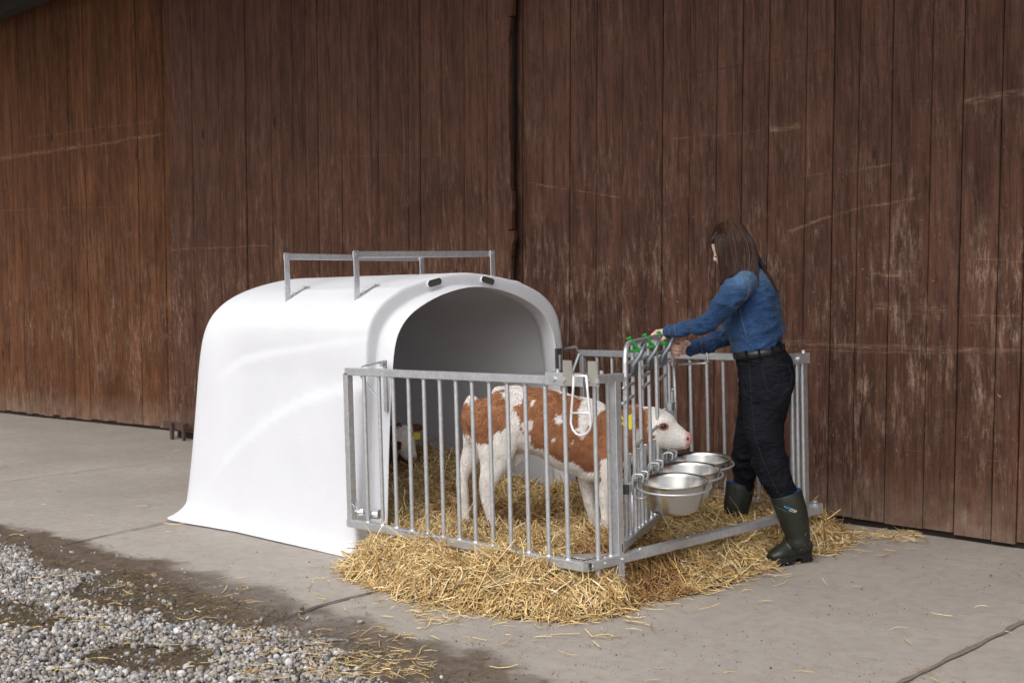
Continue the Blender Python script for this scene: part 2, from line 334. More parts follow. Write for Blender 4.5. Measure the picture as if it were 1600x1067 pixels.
# ------------------------------------------------------------------ barn
LEAN = .037
def m_wood(name, base, dark, warm, wear, scr, ox=0.):
    t = NT(name); sp = t.n('ShaderNodeSeparateColor'); t.l(t.attr(), sp.inputs[0]); br = sp.outputs[0]
    off = t.n('ShaderNodeCombineXYZ'); t.l(t.ma('MULTIPLY', br, 37.), off.inputs[0]); t.l(t.ma('MULTIPLY', br, 11.), off.inputs[2])
    va = t.n('ShaderNodeVectorMath', operation='ADD'); t.l(t.co, va.inputs[0]); t.l(off.outputs[0], va.inputs[1]); v = va.outputs[0]
    g1 = t.noise(3.2, 6, .65, t.map((7, 1, .45), src=v), .6); g2 = t.noise(10, 5, .7, t.map((13, 1, .5), src=v)); g3 = t.noise(1.3, 5, .6)
    c = t.mix(t.ramp(g1, [(.3, 0.), (.68, 1.)]), dark, base); c = t.mix(t.ramp(g2, [(.45, 0.), (.68, .55)]), c, warm)
    c = t.mix(t.ramp(g2, [(.28, .6), (.42, 0.)]), c, tuple(x*.35 for x in dark))
    c = t.mix(t.ma('MULTIPLY_ADD', br, .8, -.25, clamp=True), c, tuple(x*.75 for x in dark), 'MIX') if False else t.mix(1., c, t.ramp(br, [(0., .90), (1., 1.10)]), 'MULTIPLY')
    c = t.mix(t.ramp(g3, [(.5, 0.), (.75, .4)]), c, tuple(x*.55 for x in dark))
    X, Y, Z = t.xyz(); X = t.ma('ADD', X, ox)
    # knots
    kn = t.vor(1.5, t.map((2.4, 1, .9), src=v)); c = t.mix(t.ramp(kn, [(.035, .75), (.09, 0.)]), c, tuple(x*.4 for x in dark))
    # wear: pale rubbing in bands and streaks, heavier low down
    band = t.ramp(Z, [(0., .9), (.04, .55), (.10, .42), (.22, .55), (.31, .85), (.37, .70), (.55, .30), (1., .12)]) if False else None
    zn = t.ma('DIVIDE', Z, 4.0)
    band = t.ramp(zn, [(0., .95), (.07, .75), (.17, .72), (.27, .92), (.33, .85), (.43, .45), (.62, .22), (1., .10)])
    w1 = t.ramp(t.noise(2.4, 8, .72, t.map((1.2, 1, .75))), [(.45, 0.), (.64, 1.)]); w2 = t.ramp(t.noise(10, 8, .8, t.map((3.2, 1, .6))), [(.49, 0.), (.62, 1.)])
    wm = t.ma('MULTIPLY', t.ma('MULTIPLY', w1, w2), t.ma('MULTIPLY', band, wear))
    c = t.mix(wm, c, (.30, .205, .155)); pk = t.ramp(t.noise(26, 8, .8, t.map((1.6, 1, .7))), [(.60, 0.), (.68, 1.)]); c = t.mix(t.ma('MULTIPLY', pk, t.ma('MULTIPLY', band, .5*wear)), c, (.36, .25, .19)); dp = t.ramp(t.noise(20, 6, .75, t.map((2.2, 1, .4), (0, 0, 0), (3, 0, 5))), [(.58, 0.), (.70, .6)]); c = t.mix(dp, c, tuple(x*.3 for x in dark))
    # fine flecks and short oblique scratches
    fl = t.ramp(t.noise(55, 3, .6, t.map((1, 1, .35))), [(.70, 0.), (.76, 1.)]); c = t.mix(t.ma('MULTIPLY', fl, t.ma('MULTIPLY', band, .7)), c, (.46, .36, .30))
    so_ = t.ramp(t.noise(12, 2, .5, t.map((2.6, 1, 9), (0, R_(-38), 0))), [(.755, 0.), (.80, 1.)]); c = t.mix(t.ma('MULTIPLY', so_, t.ma('MULTIPLY', band, .6*wear)), c, (.50, .40, .33))
    sh = t.ramp(t.noise(5, 5, .7, t.map((1, 1, 26))), [(.66, 0.), (.72, 1.)]); sh = t.ma('MULTIPLY', sh, t.ramp(t.noise(3, 4), [(.45, 0.), (.62, 1.)]))
    c = t.mix(t.ma('MULTIPLY', sh, t.ma('MULTIPLY', band, .55*wear)), c, (.45, .34, .27))
    # individual long pale scratches and dark lines: (x0,z0,x1,z1,width,strength,dark?)
    nb = t.noise(9, 8, .85, t.map((1, 1, 7)))
    for (x0, z0, x1, z1, wd, st, dkf) in scr:
        L = math.hypot(x1-x0, z1-z0); ux, uz = (x1-x0)/L, (z1-z0)/L
        a = t.ma('ADD', t.ma('MULTIPLY', t.ma('SUBTRACT', X, x0), ux), t.ma('MULTIPLY', t.ma('SUBTRACT', Z, z0), uz))
        b = t.ma('ABSOLUTE', t.ma('ADD', t.ma('MULTIPLY_ADD', t.noise(2.2, 3), .05, -.025), t.ma('ADD', t.ma('MULTIPLY', t.ma('SUBTRACT', X, x0), -uz), t.ma('MULTIPLY', t.ma('SUBTRACT', Z, z0), ux))))
        f = t.ma('SUBTRACT', 1., t.ma('DIVIDE', b, wd*1.1), clamp=True); e = t.ma('MULTIPLY', t.ma('GREATER_THAN', a, 0.), t.ma('LESS_THAN', a, L))
        f = t.ma('MULTIPLY', t.ma('MULTIPLY', f, e), t.ramp(nb, [(.46, 0.), (.64, st*.7)]))
        c = t.mix(f, c, (.025, .018, .02) if dkf else (.40, .27, .19))
    c = t.mix(1., c, t.ramp(t.noise(4.5, 8, .8, t.map((2.2, 1, .5))), [(.30, .70), (.5, 1.), (.70, 1.30)]), 'MULTIPLY')
    # dry, dusty, greyer foot of the boards
    ft = t.ma('MULTIPLY', t.ramp(Z, [(0.02, .75), (.32, 0.)]), t.ramp(t.noise(6, 6, .7), [(.35, .2), (.65, 1.)])); c = t.mix(ft, c, (.25, .18, .135))
    h = t.ma('ADD', t.ma('MULTIPLY', g2, .7), t.ma('MULTIPLY', g1, .5)); t.bump(h, .004, .8)
    return t.set(c, t.ma('MULTIPLY_ADD', g1, .2, .7), 0, .10)
def boards(xs, yf, z0, z1, dep, gap=.0035, seed=0, zb=None):
    """vertical boards between consecutive xs; yf(x) front face"""
    rs = np.random.RandomState(seed); V = []; F = []; C = []; 
    for i in range(len(xs)-1):
        a = xs[i]+gap*(.5+rs.rand()*.5); b = xs[i+1]-gap*(.5+rs.rand()*.5)
        if b-a < .01: continue
        d = rs.uniform(-.005, .004); t = rs.rand(); e = .005; zz0 = z0+rs.uniform(-.012, .012); n = len(V)
        for z in (zz0, z1):
            s = LEAN*z
            for (x, yy) in ((a+s, yf(a)+d+e), (a+s+e, yf(a)+d), (b+s-e, yf(b)+d), (b+s, yf(b)+d+e), (b+s, yf(b)+dep), (a+s, yf(a)+dep)):
                V.append((x, yy, z)); C.append((t, rs.rand(), 0))
        F += [tuple(n+k for k in (5, 4, 3, 2, 1, 0)), tuple(n+6+k for k in range(6))]+[(n+k, n+(k+1) % 6, n+6+(k+1) % 6, n+6+k) for k in range(6)]
    return V, F, np.array(C)
HB = 7.2
yC = lambda x: 6.235-(.055 if x > -4.17 else .012)*(x+4.17)
yB = lambda x: 6.165-.002*(x+8)
yA = lambda x: 6.23+(x+15.33)*.055
def wx(px, y, py=200):
    p = atY(px, py, y); return p[0]-LEAN*p[2]
pC = [797, 835, 868, 910, 952, 993, 1030, 1073, 1116, 1156, 1197, 1256, 1300, 1341, 1394, 1458, 1509, 1571, 1612, 1668, 1715]
xC = [wx(797, 6.4)-.9, wx(797, 6.4)-.6, wx(797, 6.4)-.3]+[wx(p, 6.38 if p < 1000 else 6.22) for p in pC]
while xC[-1] < 3: xC.append(xC[-1]+random.uniform(.15, .22))
pB = [264, 300, 321, 343, 366, 384, 404, 424, 440, 458, 478, 497, 516, 534, 560, 580, 592, 606, 639, 657, 690, 726, 762]
xB = [wx(p, 6.17) for p in pB]+[wx(797, 6.17)]
xA = [xB[0]+.5]
while xA[-1] > -24: xA.append(xA[-1]-random.uniform(.13, .2))
xA = xA[::-1]
def S(pxs, y, wd, st, dk=0):
    a, b = atY(*pxs[0], y), atY(*pxs[1], y); return (a[0], a[2], b[0], b[2], wd, st, dk)
WA = m_wood('weathered_boards_orange', (.158, .068, .034), (.038, .018, .011), (.230, .088, .036), 1.1,
    [S([(-30, 256), (120, 228)], 6.3, .028, 1.), S([(110, 236), (253, 209)], 6.4, .02, .9), S([(60, 216), (235, 190)], 6.4, .014, .55), S([(0, 330), (190, 322)], 6.35, .010, .4)], float(np.mean(xA[len(xA)//3:])))
WB = m_wood('weathered_boards_brown', (.110, .053, .035), (.031, .0165, .012), (.152, .067, .041), 1.15,
    [S([(265, 390), (420, 384)], 6.17, .010, .7), S([(500, 245), (690, 243)], 6.17, .006, .3)], float(np.mean(xB[len(xB)//3:])))
WC = m_wood('weathered_boards_red_brown', (.116, .057, .039), (.032, .0175, .013), (.160, .072, .046), 1.25,
    [S([(1080, 120), (1330, 76)], 6.3, .010, .9, 1), S([(1330, 76), (1600, 38)], 6.2, .010, .9, 1), S([(1500, 160), (1610, 142)], 6.15, .022, .9), S([(1196, 202), (1245, 194)], 6.2, .022, .8),
     S([(1050, 218), (1196, 204)], 6.25, .008, .6), S([(1225, 362), (1330, 326)], 6.2, .012, .9), S([(1330, 326), (1430, 312)], 6.2, .010, .8), S([(1245, 277), (1400, 256)], 6.2, .007, .5),
     S([(1180, 535), (1620, 548)], 6.2, .018, .8), S([(1200, 546), (1500, 551)], 6.2, .008, .6), S([(1350, 432), (1430, 428)], 6.2, .024, .8), S([(830, 286), (980, 310)], 6.3, .007, .7), S([(1520, 405), (1620, 412)], 6.15, .008, .7),
     S([(1360, 480), (1480, 484)], 6.18, .035, .6), S([(1500, 492), (1620, 490)], 6.15, .014, .8), S([(1200, 835), (1500, 870)], 6.2, .01, .3)], float(np.mean(xC[len(xC)//3:])))
def wall(name, label, xs, yf, mat, z0, dep, seed, cat='barn wall'):
    t = thing(name, label, cat, (float(np.mean(xs[len(xs)//3:])), float(yf(xs[-1])), 0))
    V, F, C = boards(xs, yf, z0, HB, dep, seed=seed); mk('boarding', V, F, mat, t, col=C)
    b = MB(); dd = dep+.004; z0 = -.01; bx = list(xs[::4])+([xs[-1]] if (len(xs)-1) % 4 else []); nx = len(bx)
    V = [(x+LEAN*z, yf(x)+dd+q, z) for q in (0, .02) for z in (z0, HB) for x in bx]
    b.add(V, [(i, i+1, nx+i+1, nx+i) for i in range(nx-1)]+[(2*nx+i, 3*nx+i, 3*nx+i+1, 2*nx+i+1) for i in range(nx-1)]+[(i+1, i, 2*nx+i, 2*nx+i+1) for i in range(nx-1)]+[(nx+i, nx+i+1, 3*nx+i+1, 3*nx+i) for i in range(nx-1)]+[(0, nx, 3*nx, 2*nx), (nx-1, 3*nx-1, 4*nx-1, 2*nx-1)])
    b.build('shade_backing', DARKW, t); return t  # added dark sheet standing in for the unlit interior behind the gaps
DARKW = m_simple('dark_old_wood', (.02, .014, .011), .9, 0, .3, 12)
wall('barn_wall', 'reddish brown plank barn wall behind the woman, right of the dark vertical gap', xC, yC, WC, .028, .025, 3)
tb = wall('barn_door', 'brown plank sliding barn door in the middle, directly behind the white hutch', xB, yB, WB, .06, .028, 5, 'barn door')
wall('barn_door', 'orange-brown plank sliding barn door at the far left, with pale horizontal scrapes', xA, yA, WA, .035, .028, 9, 'barn door')
# splintered edge board on the middle door
e = MB(); x0 = xB[-1]; prof = [(0, 0.), (.55, .0), (.56, .03), (1.0, .035), (1.35, .012), (1.62, .03), (1.66, .05), (1.72, .055), (1.73, .03), (1.98, .035), (2.02, .012), (2.3, .018), (2.34, .002), (2.8, -.012), (3.0, -.006), (3.06, .012), (3.15, .018), (3.16, .035), (3.34, .04), (3.35, .015), (HB, .012)]
for (z_a, w_a), (z_b, w_b) in zip(prof[:-1], prof[1:]):
    if z_b-z_a < .03: continue
    y = yB(x0)-.004; V = [(x0-.03+LEAN*z_a, y, z_a), (x0+w_a+LEAN*z_a, y, z_a), (x0+w_b+LEAN*z_b, y, z_b), (x0-.03+LEAN*z_b, y, z_b)]
    e.prism(V, (0, .03, 0))
mk('edge_board', np.vstack(e.V), e.F, WB, tb, col=np.full((len(np.vstack(e.V)), 3), .35))
# rusty floor guide of the sliding doors
RUST = m_simple('rusty_iron', (.075, .042, .034), .85, 0, .4, 40, .004)
g = thing('door_guide', 'rusty iron floor guide bracket at the foot of the barn doors left of the hutch', 'door guide', tuple(G(283, 684)))
gy = 6.10
gx0, gx1 = atY(257, 660, gy)[0], atY(293, 665, gy)[0]; gz = atY(275, 665, gy)[2]
MB().box(((gx0+gx1)/2, gy, gz), ((gx1-gx0)/2, 0, 0), (0, .012, 0), (0, 0, .035), .003).build('crossbar', RUST, g)
for px in (269, 287):
    x = atY(px, 680, gy-.03)[0]; MB().box((x, gy-.03, .075), (.018, 0, 0), (0, .014, 0), (0, 0, .075), .003).build('post', RUST, g)
# eave: beam and projecting roof over the wall
eb = atY(0, 25, 6.0); ZE = eb[2]
ev = thing('barn_roof', 'dark timber eave with its beam projecting above the left end of the barn wall', 'roof', (-8, 6, ZE))
MB().beam((-24, 6.02, ZE+.10), (4, 6.02, ZE+.10), .16, .22).build('beam', DARKW, ev)
MB().box((-10, 4.9, ZE+.42), (14, 0, 0), (0, 1.55, -.12), (0, .004, .03)).build('roof_panel', DARKW, ev)  # out of view; overhang depth set to shade the upper wall
for k in range(24):
    x = -23.5+k*1.15; MB().beam((x, 6.3, ZE+.24), (x, 3.5, ZE+.44), .09, .13).build('rafter', DARKW, ev)
# ------------------------------------------------------------------ hutch
HX = -5.306; HY = 4.70
def hutch():
    t = thing('calf_hutch', 'large white fibreglass calf hutch with an arched opening beside the metal pen', 'calf hutch', (-6.2, HY, 0))
    left = [(3.905, 0), (3.925, .1), (3.945, .25), (3.968, .5), (3.988, .75), (4.004, .95), (4.018, 1.07), (4.042, 1.16), (4.085, 1.235), (4.16, 1.298), (4.25, 1.342), (4.36, 1.378), (4.50, 1.408), (4.62, 1.424), (4.70, 1.428)]
    inn = [(4.035, 0), (4.045, .1), (4.055, .25), (4.070, .5), (4.090, .75), (4.112, .95), (4.128, 1.05), (4.150, 1.115), (4.190, 1.175), (4.255, 1.228), (4.335, 1.268), (4.42, 1.302), (4.53, 1.332), (4.63, 1.347), (4.70, 1.350)]
    def full(L, kr=1.):
        L = L+[(HY+(HY-y)*kr, z) for y, z in L[-2::-1]]; return np.array(L)
    def dens(L, n=180):
        k = np.linspace(0, len(L)-1, n); i = np.arange(len(L)); 
        # smooth periodic-free resample
        y = np.interp(k, i, L[:, 0]); z = np.interp(k, i, L[:, 1])
        for _ in range(10):
            y[1:-1] = (y[:-2]+2*y[1:-1]+y[2:])/4; z[1:-1] = (z[:-2]+2*z[1:-1]+z[2:])/4
        return y, z
    oy, oz = dens(full(left, 1.125)); iy, iz = dens(full(inn, 1.03)); NV = len(oy)
    rows = []                                     # each (x array, y array, z array)
    XB = -6.87; RX = .33
    # back cap + body, from back centre to the front
    us = []
    for k in np.linspace(1, 0, 46)[1:]:
        a = k*math.pi/2; ex = 2/4.4; us.append((XB+0.0-RX*(math.sin(a)**ex)+RX*0, math.cos(a)**ex))
    xs_side = np.linspace(XB, HX-.02, 90)[1:]
    taper = lambda x: 1-.045*np.clip((HX-x)/1.7, 0, 1)**1.3     # slightly narrower/lower to the back
    for x, k in us:
        s = taper(x)*k; y = HY+(oy-HY)*s; z = oz*np.clip(k, 0, 1)**1.0
        rows.append([np.full(NV, x), y, z, k])
    for x in xs_side: rows.append([np.full(NV, x), HY+(oy-HY)*taper(x), oz, 1])
    out = []
    for x, y, z, k in rows:
        # back leans forward as it rises
        lean = np.clip((-5.9-x)/1.2, 0, 1); x = x+.10*lean*z
        # foot flange
        fl = np.clip(1-z/.10, 0, 1)**2; amt = .022+.075*np.clip((-6.4-x)/.6, 0, 1); nx_ = np.where(x < -6.9, -1., 0)*min(1, max(0, 1-k)*3)
        sgn = np.sign(y-HY); y = y+sgn*fl*amt*min(1, k*2); x = x-fl*.03*np.clip((-6.85-x)/.3, 0, 1)
        out.append(np.stack([x, y, z], 1))
    A = np.array(out)
    # embossed swooshes on both sides: above the curve the wall stands 12 mm proud
    def swoosh(pts):
        P = np.array([atY(px, py, 3.97) for px, py in pts]); return P[:, 0], P[:, 2]
    c1 = swoosh([(320, 600), (335, 583), (360, 563), (400, 553), (450, 545), (510, 535), (572, 526)]); c2 = swoosh([(322, 760), (345, 722), (380, 684), (420, 650), (470, 622), (520, 609), (572, 602)])
    sg = np.where(A[..., 1] > HY, 1., -1.)
    for cx_, cz_ in (c1, c2):
        zc = np.interp(A[..., 0], cx_, cz_, left=cz_[0]-.3, right=cz_[-1]); dz = A[..., 2]-zc
        st = .5+.5*np.tanh(dz/.010); fade = np.clip((A[..., 0]-cx_[0])/.35, 0, 1)*np.clip((1.15-A[..., 2])/.25, 0, 1)
        A[..., 1] += -sg*.019*(st)*fade*1.0
    # roof creases running front to back
    rz = np.exp(-((np.abs(A[..., 1]-HY)-.42)/.03)**2)*np.clip((A[..., 0]+6.7)/.4, 0, 1)*(A[..., 2] > 1.1); A[..., 2] += .006*rz
    A[..., 1] += .003*fbm(A, 1.6); A[..., 2] += .002*fbm(A, 2.1, 4.)*(A[..., 2] > .2)
    L = list(A); y0, z0 = L[-1][:, 1].copy(), L[-1][:, 2].copy()
    oy2, oz2 = y0, z0
    # rolled front edge, recessed band, collar
    for dx, f in ((.012, .0), (.022, .03), (.028, .10), (.030, .2), (.026, .45), (.018, .68), (.014, .80), (.016, .86), (.028, .90)):
        L.append(np.stack([np.full(NV, HX-.02+dx), oy2+(iy-.0-oy2)*f, oz2+(iz-oz2)*f], 1))
    for dx, f in ((.045, .915), (.07, .93), (.10, .955), (.125, .98), (.134, 1.0)):
        L.append(np.stack([np.full(NV, HX-.02+dx), oy2+(iy-oy2)*f, oz2+(iz-oz2)*f], 1))
    nb = len(L)
    # inner skin going back
    def inner(x, inset): 
        yy = np.clip(1-inset, 0, 1); return yy
    for dx, f in ((.134, 1.03), (.125, 1.045), (.09, 1.045), (.05, 1.02), (.01, .98)):
        L.append(np.stack([np.full(NV, HX-.02+dx), oy2+(iy-oy2)*f, oz2+(iz-oz2)*f], 1))
    inr = A[::-1].copy()
    cyz = np.array([HY, 0.])
    for r in inr[2::2]:
        q = r.copy(); q[:, 1] = HY+(q[:, 1]-HY)*.955; q[:, 2] = q[:, 2]*.972; q[:, 0] = np.maximum(q[:, 0], -7.22); L.append(q)
    M = np.array(L); nr = len(M); V = M.reshape(-1, 3); V[:, 2] = np.maximum(V[:, 2], 0.004)
    i = np.arange(nr*NV).reshape(nr, NV); F = np.stack([i[:-1, :-1], i[:-1, 1:], i[1:, 1:], i[1:, :-1]], -1).reshape(-1, 4)
    # two ventilation slots set on the band at the top, not cut through
    # close the small bottom seam of the skin is left open (stands on the ground)
    o = mk('shell', V, F, PLAST, t, smooth=True)
    SLOT_SHADE = m_simple('slot_shade', (.06, .055, .045), .9, 0, .1)
    # ventilation slots: white rims on the front band, hole shade painted as a dark cap
    for px, py, sgn in ((678, 441.5, -1), (761, 438.5, 1)):
        c = atX(px, py, HX+.012); tl = np.array([0, 1, -.18*sgn*-1]) if sgn < 0 else np.array([0, 1, -.10]); tl = nrm([0, 1, .20 if sgn < 0 else -.22]); up = np.cross([1, 0, 0], tl)
        if up[2] < 0: up = -up
        def ring(rl, rh, x): return [np.array([x, c[1], c[2]])+tl*(math.copysign(rl-rh, math.cos(a))+rh*math.cos(a))+up*rh*math.sin(a) for a in np.linspace(0, 2*math.pi, 24, endpoint=False)+.01]
        R0, R1 = ring(.050, .0205, c[0]-.002), ring(.048, .0185, c[0]+.008); R2 = ring(.047, .0178, c[0]+.003)
        n = 24; VV = R0+R1+R2+ring(.052, .021, c[0]-.03)
        FF = [(k, (k+1) % n, n+(k+1) % n, n+k) for k in range(n)]+[(3*n+k, 3*n+(k+1) % n, (k+1) % n, k) for k in range(n)]
        mk('slot_rim', VV, FF, PLAST, t)
        mk('vent_slot', R1+R2, [(k, (k+1) % n, n+(k+1) % n, n+k) for k in range(n)]+[tuple(range(2*n-1, n-1, -1))], SLOT_SHADE, t)
    # two galvanised rails on the roof
    def roofz(x, y): 
        j = np.argmin(abs(A[:, 90, 0]-x)); return np.interp(y, A[j, :, 1], A[j, :, 2])
    xf_ = HX-.27; 
    for (pl, pr, ytop) in (((553, 394), (766, 393), 0), ((445, 397), (656, 400), 0)):
        rr = MB(); 
        # solve x from the left leg foot on the roof: front rail .30 m behind the front, rear rail .93 m
        x = HX-.26 if pl[0] > 500 else HX-.92
        a = atX(pl[0], pl[1]+4, x); b = atX(pr[0], pr[1]+4, x); z = (a[2]+b[2])/2
        rail = MB().beam((x, a[1], a[2]), (x, b[1], b[2]), .028, .034).build('roof_rail', GALV, t)
        for yy, zt in ((a[1], a[2]), (b[1], b[2])):
            zr = roofz(x, yy); MB().box((x+.018, yy, (zr+zt+.02)/2-.006), (.004, 0, 0), (0, .017, 0), (0, 0, (zt+.02-zr)/2+.006), .001).build('upright', GALV, rail)
            sg2 = 1 if yy < HY else -1
            y2 = yy+sg2*.14; MB().beam((x+.018, yy, zr+.006), (x+.018, y2, roofz(x, y2)+.008), .034, .006, bev=.001).build('foot', GALV, rail); f = Bolts(rail)
            for q in (.3, .8): yq = yy+sg2*.14*q; f.bolt((x+.018, yq, roofz(x, yq)+.008), (0, 0, 1), .009, .012)
            f.bolt((x+.022, yy, zt), (1, 0, 0), .006, .004)
    # dark latch plate on the right of the collar
    c = atX(873, 568, HX+.16); BLK = m_simple('dark_zinc', (.10, .10, .11), .45, .6, .3)
    lp = MB().box(c, (.008, 0, 0), (0, .022, 0), (0, 0, .085), .002).build('latch_plate', BLK, t)
    MB().box(c+[.010, 0, .005], (.004, 0, 0), (0, .007, 0), (0, 0, .045), .001).build('latch_slot', GALV, lp)
    # hook plate on the left of the collar
    c = atX(598, 600, HX+.10)
    hp = MB().box((c[0], 4.075, .86), (.012, 0, 0), (0, .006, 0), (0, 0, .13), .002).build('hook_plate', GALV, t)
    hk = MB(); p0 = np.array([c[0]+.012, 4.055, .985]); p1 = atY(563, 573, 3.93); p2 = atY(562, 585, 3.93); p3 = atY(596, 630, 3.98)
    hk.tube([p0]+bend(p0, p1, p2, .02)+bend(p1, p2, p3, .01)+[p3], .005, 8); hk.bolt(p0+[0, 0, -.01], (0, -1, 0), .016, .012); hk.build('hook_rod', GALV, hp)
    return A
HA = hutch()
# ------------------------------------------------------------------ pen
YL = 3.888; XF = -3.671; YB2 = 5.577; ZT = .955; ZB = .184
BLKP = m_simple('black_plastic_cap', (.015, .015, .017), .5)
def rail(p, q, par, name='rail', s=.036): return MB().beam(p, q, s, s).build(name, GALV, par)
def bar(x, y, z0, z1, par, r=.0098, name='bar', top=None):
    o = MB().tube([(x, y, z0-.004), (x, y, z0+.002), (x, y, z0+.007), (x, y, z1-.007), (x, y, z1-.002), (x, y, z1+.004)], [r*1.7, r*1.55, r, r, r*1.5, r*1.7], 12, False).build(name, GALV, par); autosmooth(o); return o

def panel_left():
    t = thing('fence_panel', 'galvanised pen panel nearest the camera, in front of the standing calf', 'fence panel', (-4.45, YL, 0), 'side panels of the calf pen')
    rail((-5.27, YL, ZT-.012), (XF-.16, YL, ZT-.004), t, 'top_rail'); rail((-5.29, YL, ZB), (XF+.005, YL, ZB), t, 'bottom_rail', .038)
    MB().box((-5.268, YL, (ZT+ZB)/2), (.018, 0, 0), (0, .018, 0), (0, 0, (ZT-ZB)/2-.02), .002).build('stile', GALV, t)
    for px in (572, 595, 617, 641, 665, 690, 715, 740, 767, 795, 823, 854, 884):
        x = atY(px, 700, YL)[0]; bar(x, YL, ZB+.018, ZT-.026, t)
    # corner sleeve, bolts, bucket holder tabs and wire loop
    xa, xb = atY(858, 595, YL)[0], XF+.03
    sl_ = MB().box(((xa+xb)/2, YL-.001, ZT+.002), ((xb-xa)/2, 0, 0), (0, .0225, 0), (0, 0, .027), .002).build('corner_sleeve', GALV, t)
    b = Bolts(sl_)
    for px in (872, 888, 925, 941): b.bolt((atY(px, 597, YL)[0], YL-.023, ZT+.002), (0, -1, 0), .011, .009)
    for px in (872, 940): b.bolt((atY(px, 590, YL)[0], YL, ZT+.029), (0, 0, 1), .009, .014)
    PL = m_simple('bare_zinc_plate', (.36, .35, .31), .45, .35, .15, 14)
    for px in (886, 925):
        x = atY(px+1, 590, YL-.03)[0]; MB().prism([(x-.030, YL-.026, ZT-.02), (x+.030, YL-.026, ZT-.02), (x+.024, YL-.032, ZT+.082), (x-.024, YL-.032, ZT+.082)], (0, .004, 0)).build('holder_tab', PL, t)
    WW = m_simple('bright_wire', (.80, .80, .84), .3, .3, .05)
    f = lambda px, py: atY(px, py, YL-.045)
    lp = [f(896.5, 588), f(895.5, 610), f(893, 640), f(892, 661), f(895, 671), f(901, 678), f(909, 680.5), f(917, 677), f(922, 670), f(923.5, 661), f(921, 640), f(918, 610), f(916, 588)]
    o = MB().tube(lp, .0052, 8).tube([f(893, 645), f(922, 645.5)], .0045, 8).tube([f(895, 587.5), f(917, 587.5)], .005, 8).build('wire_loop', WW, t, True)
    # corner gusset and end cap at the foot
    MB().prism([(XF-.16, YL+.02, ZB+.024), (XF-.02, YL+.02, ZB+.024), (XF-.02, YL+.16, ZB+.024)], (0, 0, .004)).build('gusset', GALV, t)
    # hinge screw at the hutch end
    h = MB(); h.tube([(-5.26, YL+.01, ZB+.06), (-5.12, YL+.06, ZB+.055)], .010, 8).tube([(-5.22, YL, ZB+.06), (-5.20, YL+.02, ZB+.06)], .018, 6).tube([(-5.15, YL+.03, ZB+.056), (-5.11, YL+.05, ZB+.054)], .024, 10)
    q = [(-5.26+.03*math.cos(a), YL-.01, ZB+.075+.025*math.sin(a)) for a in np.linspace(0, 5.2, 14)]; h.tube(q, .003, 6)
    q = [(-5.20+.02*math.cos(a), YL-.01, ZB+.10+.025*math.sin(a)) for a in np.linspace(1, 6, 14)]; h.tube(q, .003, 6); h.build('hinge_screw', GALV, t)
panel_left()
def panel_back():
    t = thing('fence_panel', 'galvanised pen panel at the back, close to the barn wall', 'fence panel', (-4.5, YB2, 0), 'side panels of the calf pen')
    rail((-5.275, YB2, ZT-.01), (-3.71, YB2, ZT-.01), t, 'top_rail'); rail((-5.29, YB2, ZB+.012), (-3.68, YB2, ZB+.012), t, 'bottom_rail')
    MB().box((-5.25, YB2, (ZT+ZB)/2), (.016, 0, 0), (0, .016, 0), (0, 0, (ZT-ZB)/2-.02), .002).build('stile', GALV, t)
    for px in (935, 958, 981, 1005, 1029, 1055, 1080, 1106, 1131.5, 1157, 1184, 1211, 1237):
        a = atY(px, 650, YB2); b = atY(px+ (px-900)*.00011*90, 740, YB2); bar(a[0], YB2, ZB+.03, ZT-.03, t)
    MB().box((-3.735, YB2, (ZT+ZB)/2), (.016, 0, 0), (0, .016, 0), (0, 0, (ZT-ZB)/2-.03), .002).build('stile', GALV, t)
    MB().tube([atY(883, 545, YB2-.05), atY(900, 542, YB2-.05), atY(905, 552, YB2-.02), atY(893, 585, YB2-.06)], .009, 8).build('hook_rod', GALV, t)
    e_ = MB().box((-3.675, YB2, ZB+.012), (.03, 0, 0), (0, .024, 0), (0, 0, .026), .002); e_.bolt((-3.675, YB2-.024, ZB+.03), (0, -1, 0), .011, .014).bolt((-3.675, YB2, ZB+.04), (0, 0, 1), .011, .012); e_.build('end_clamp', GALV, t)
panel_back()
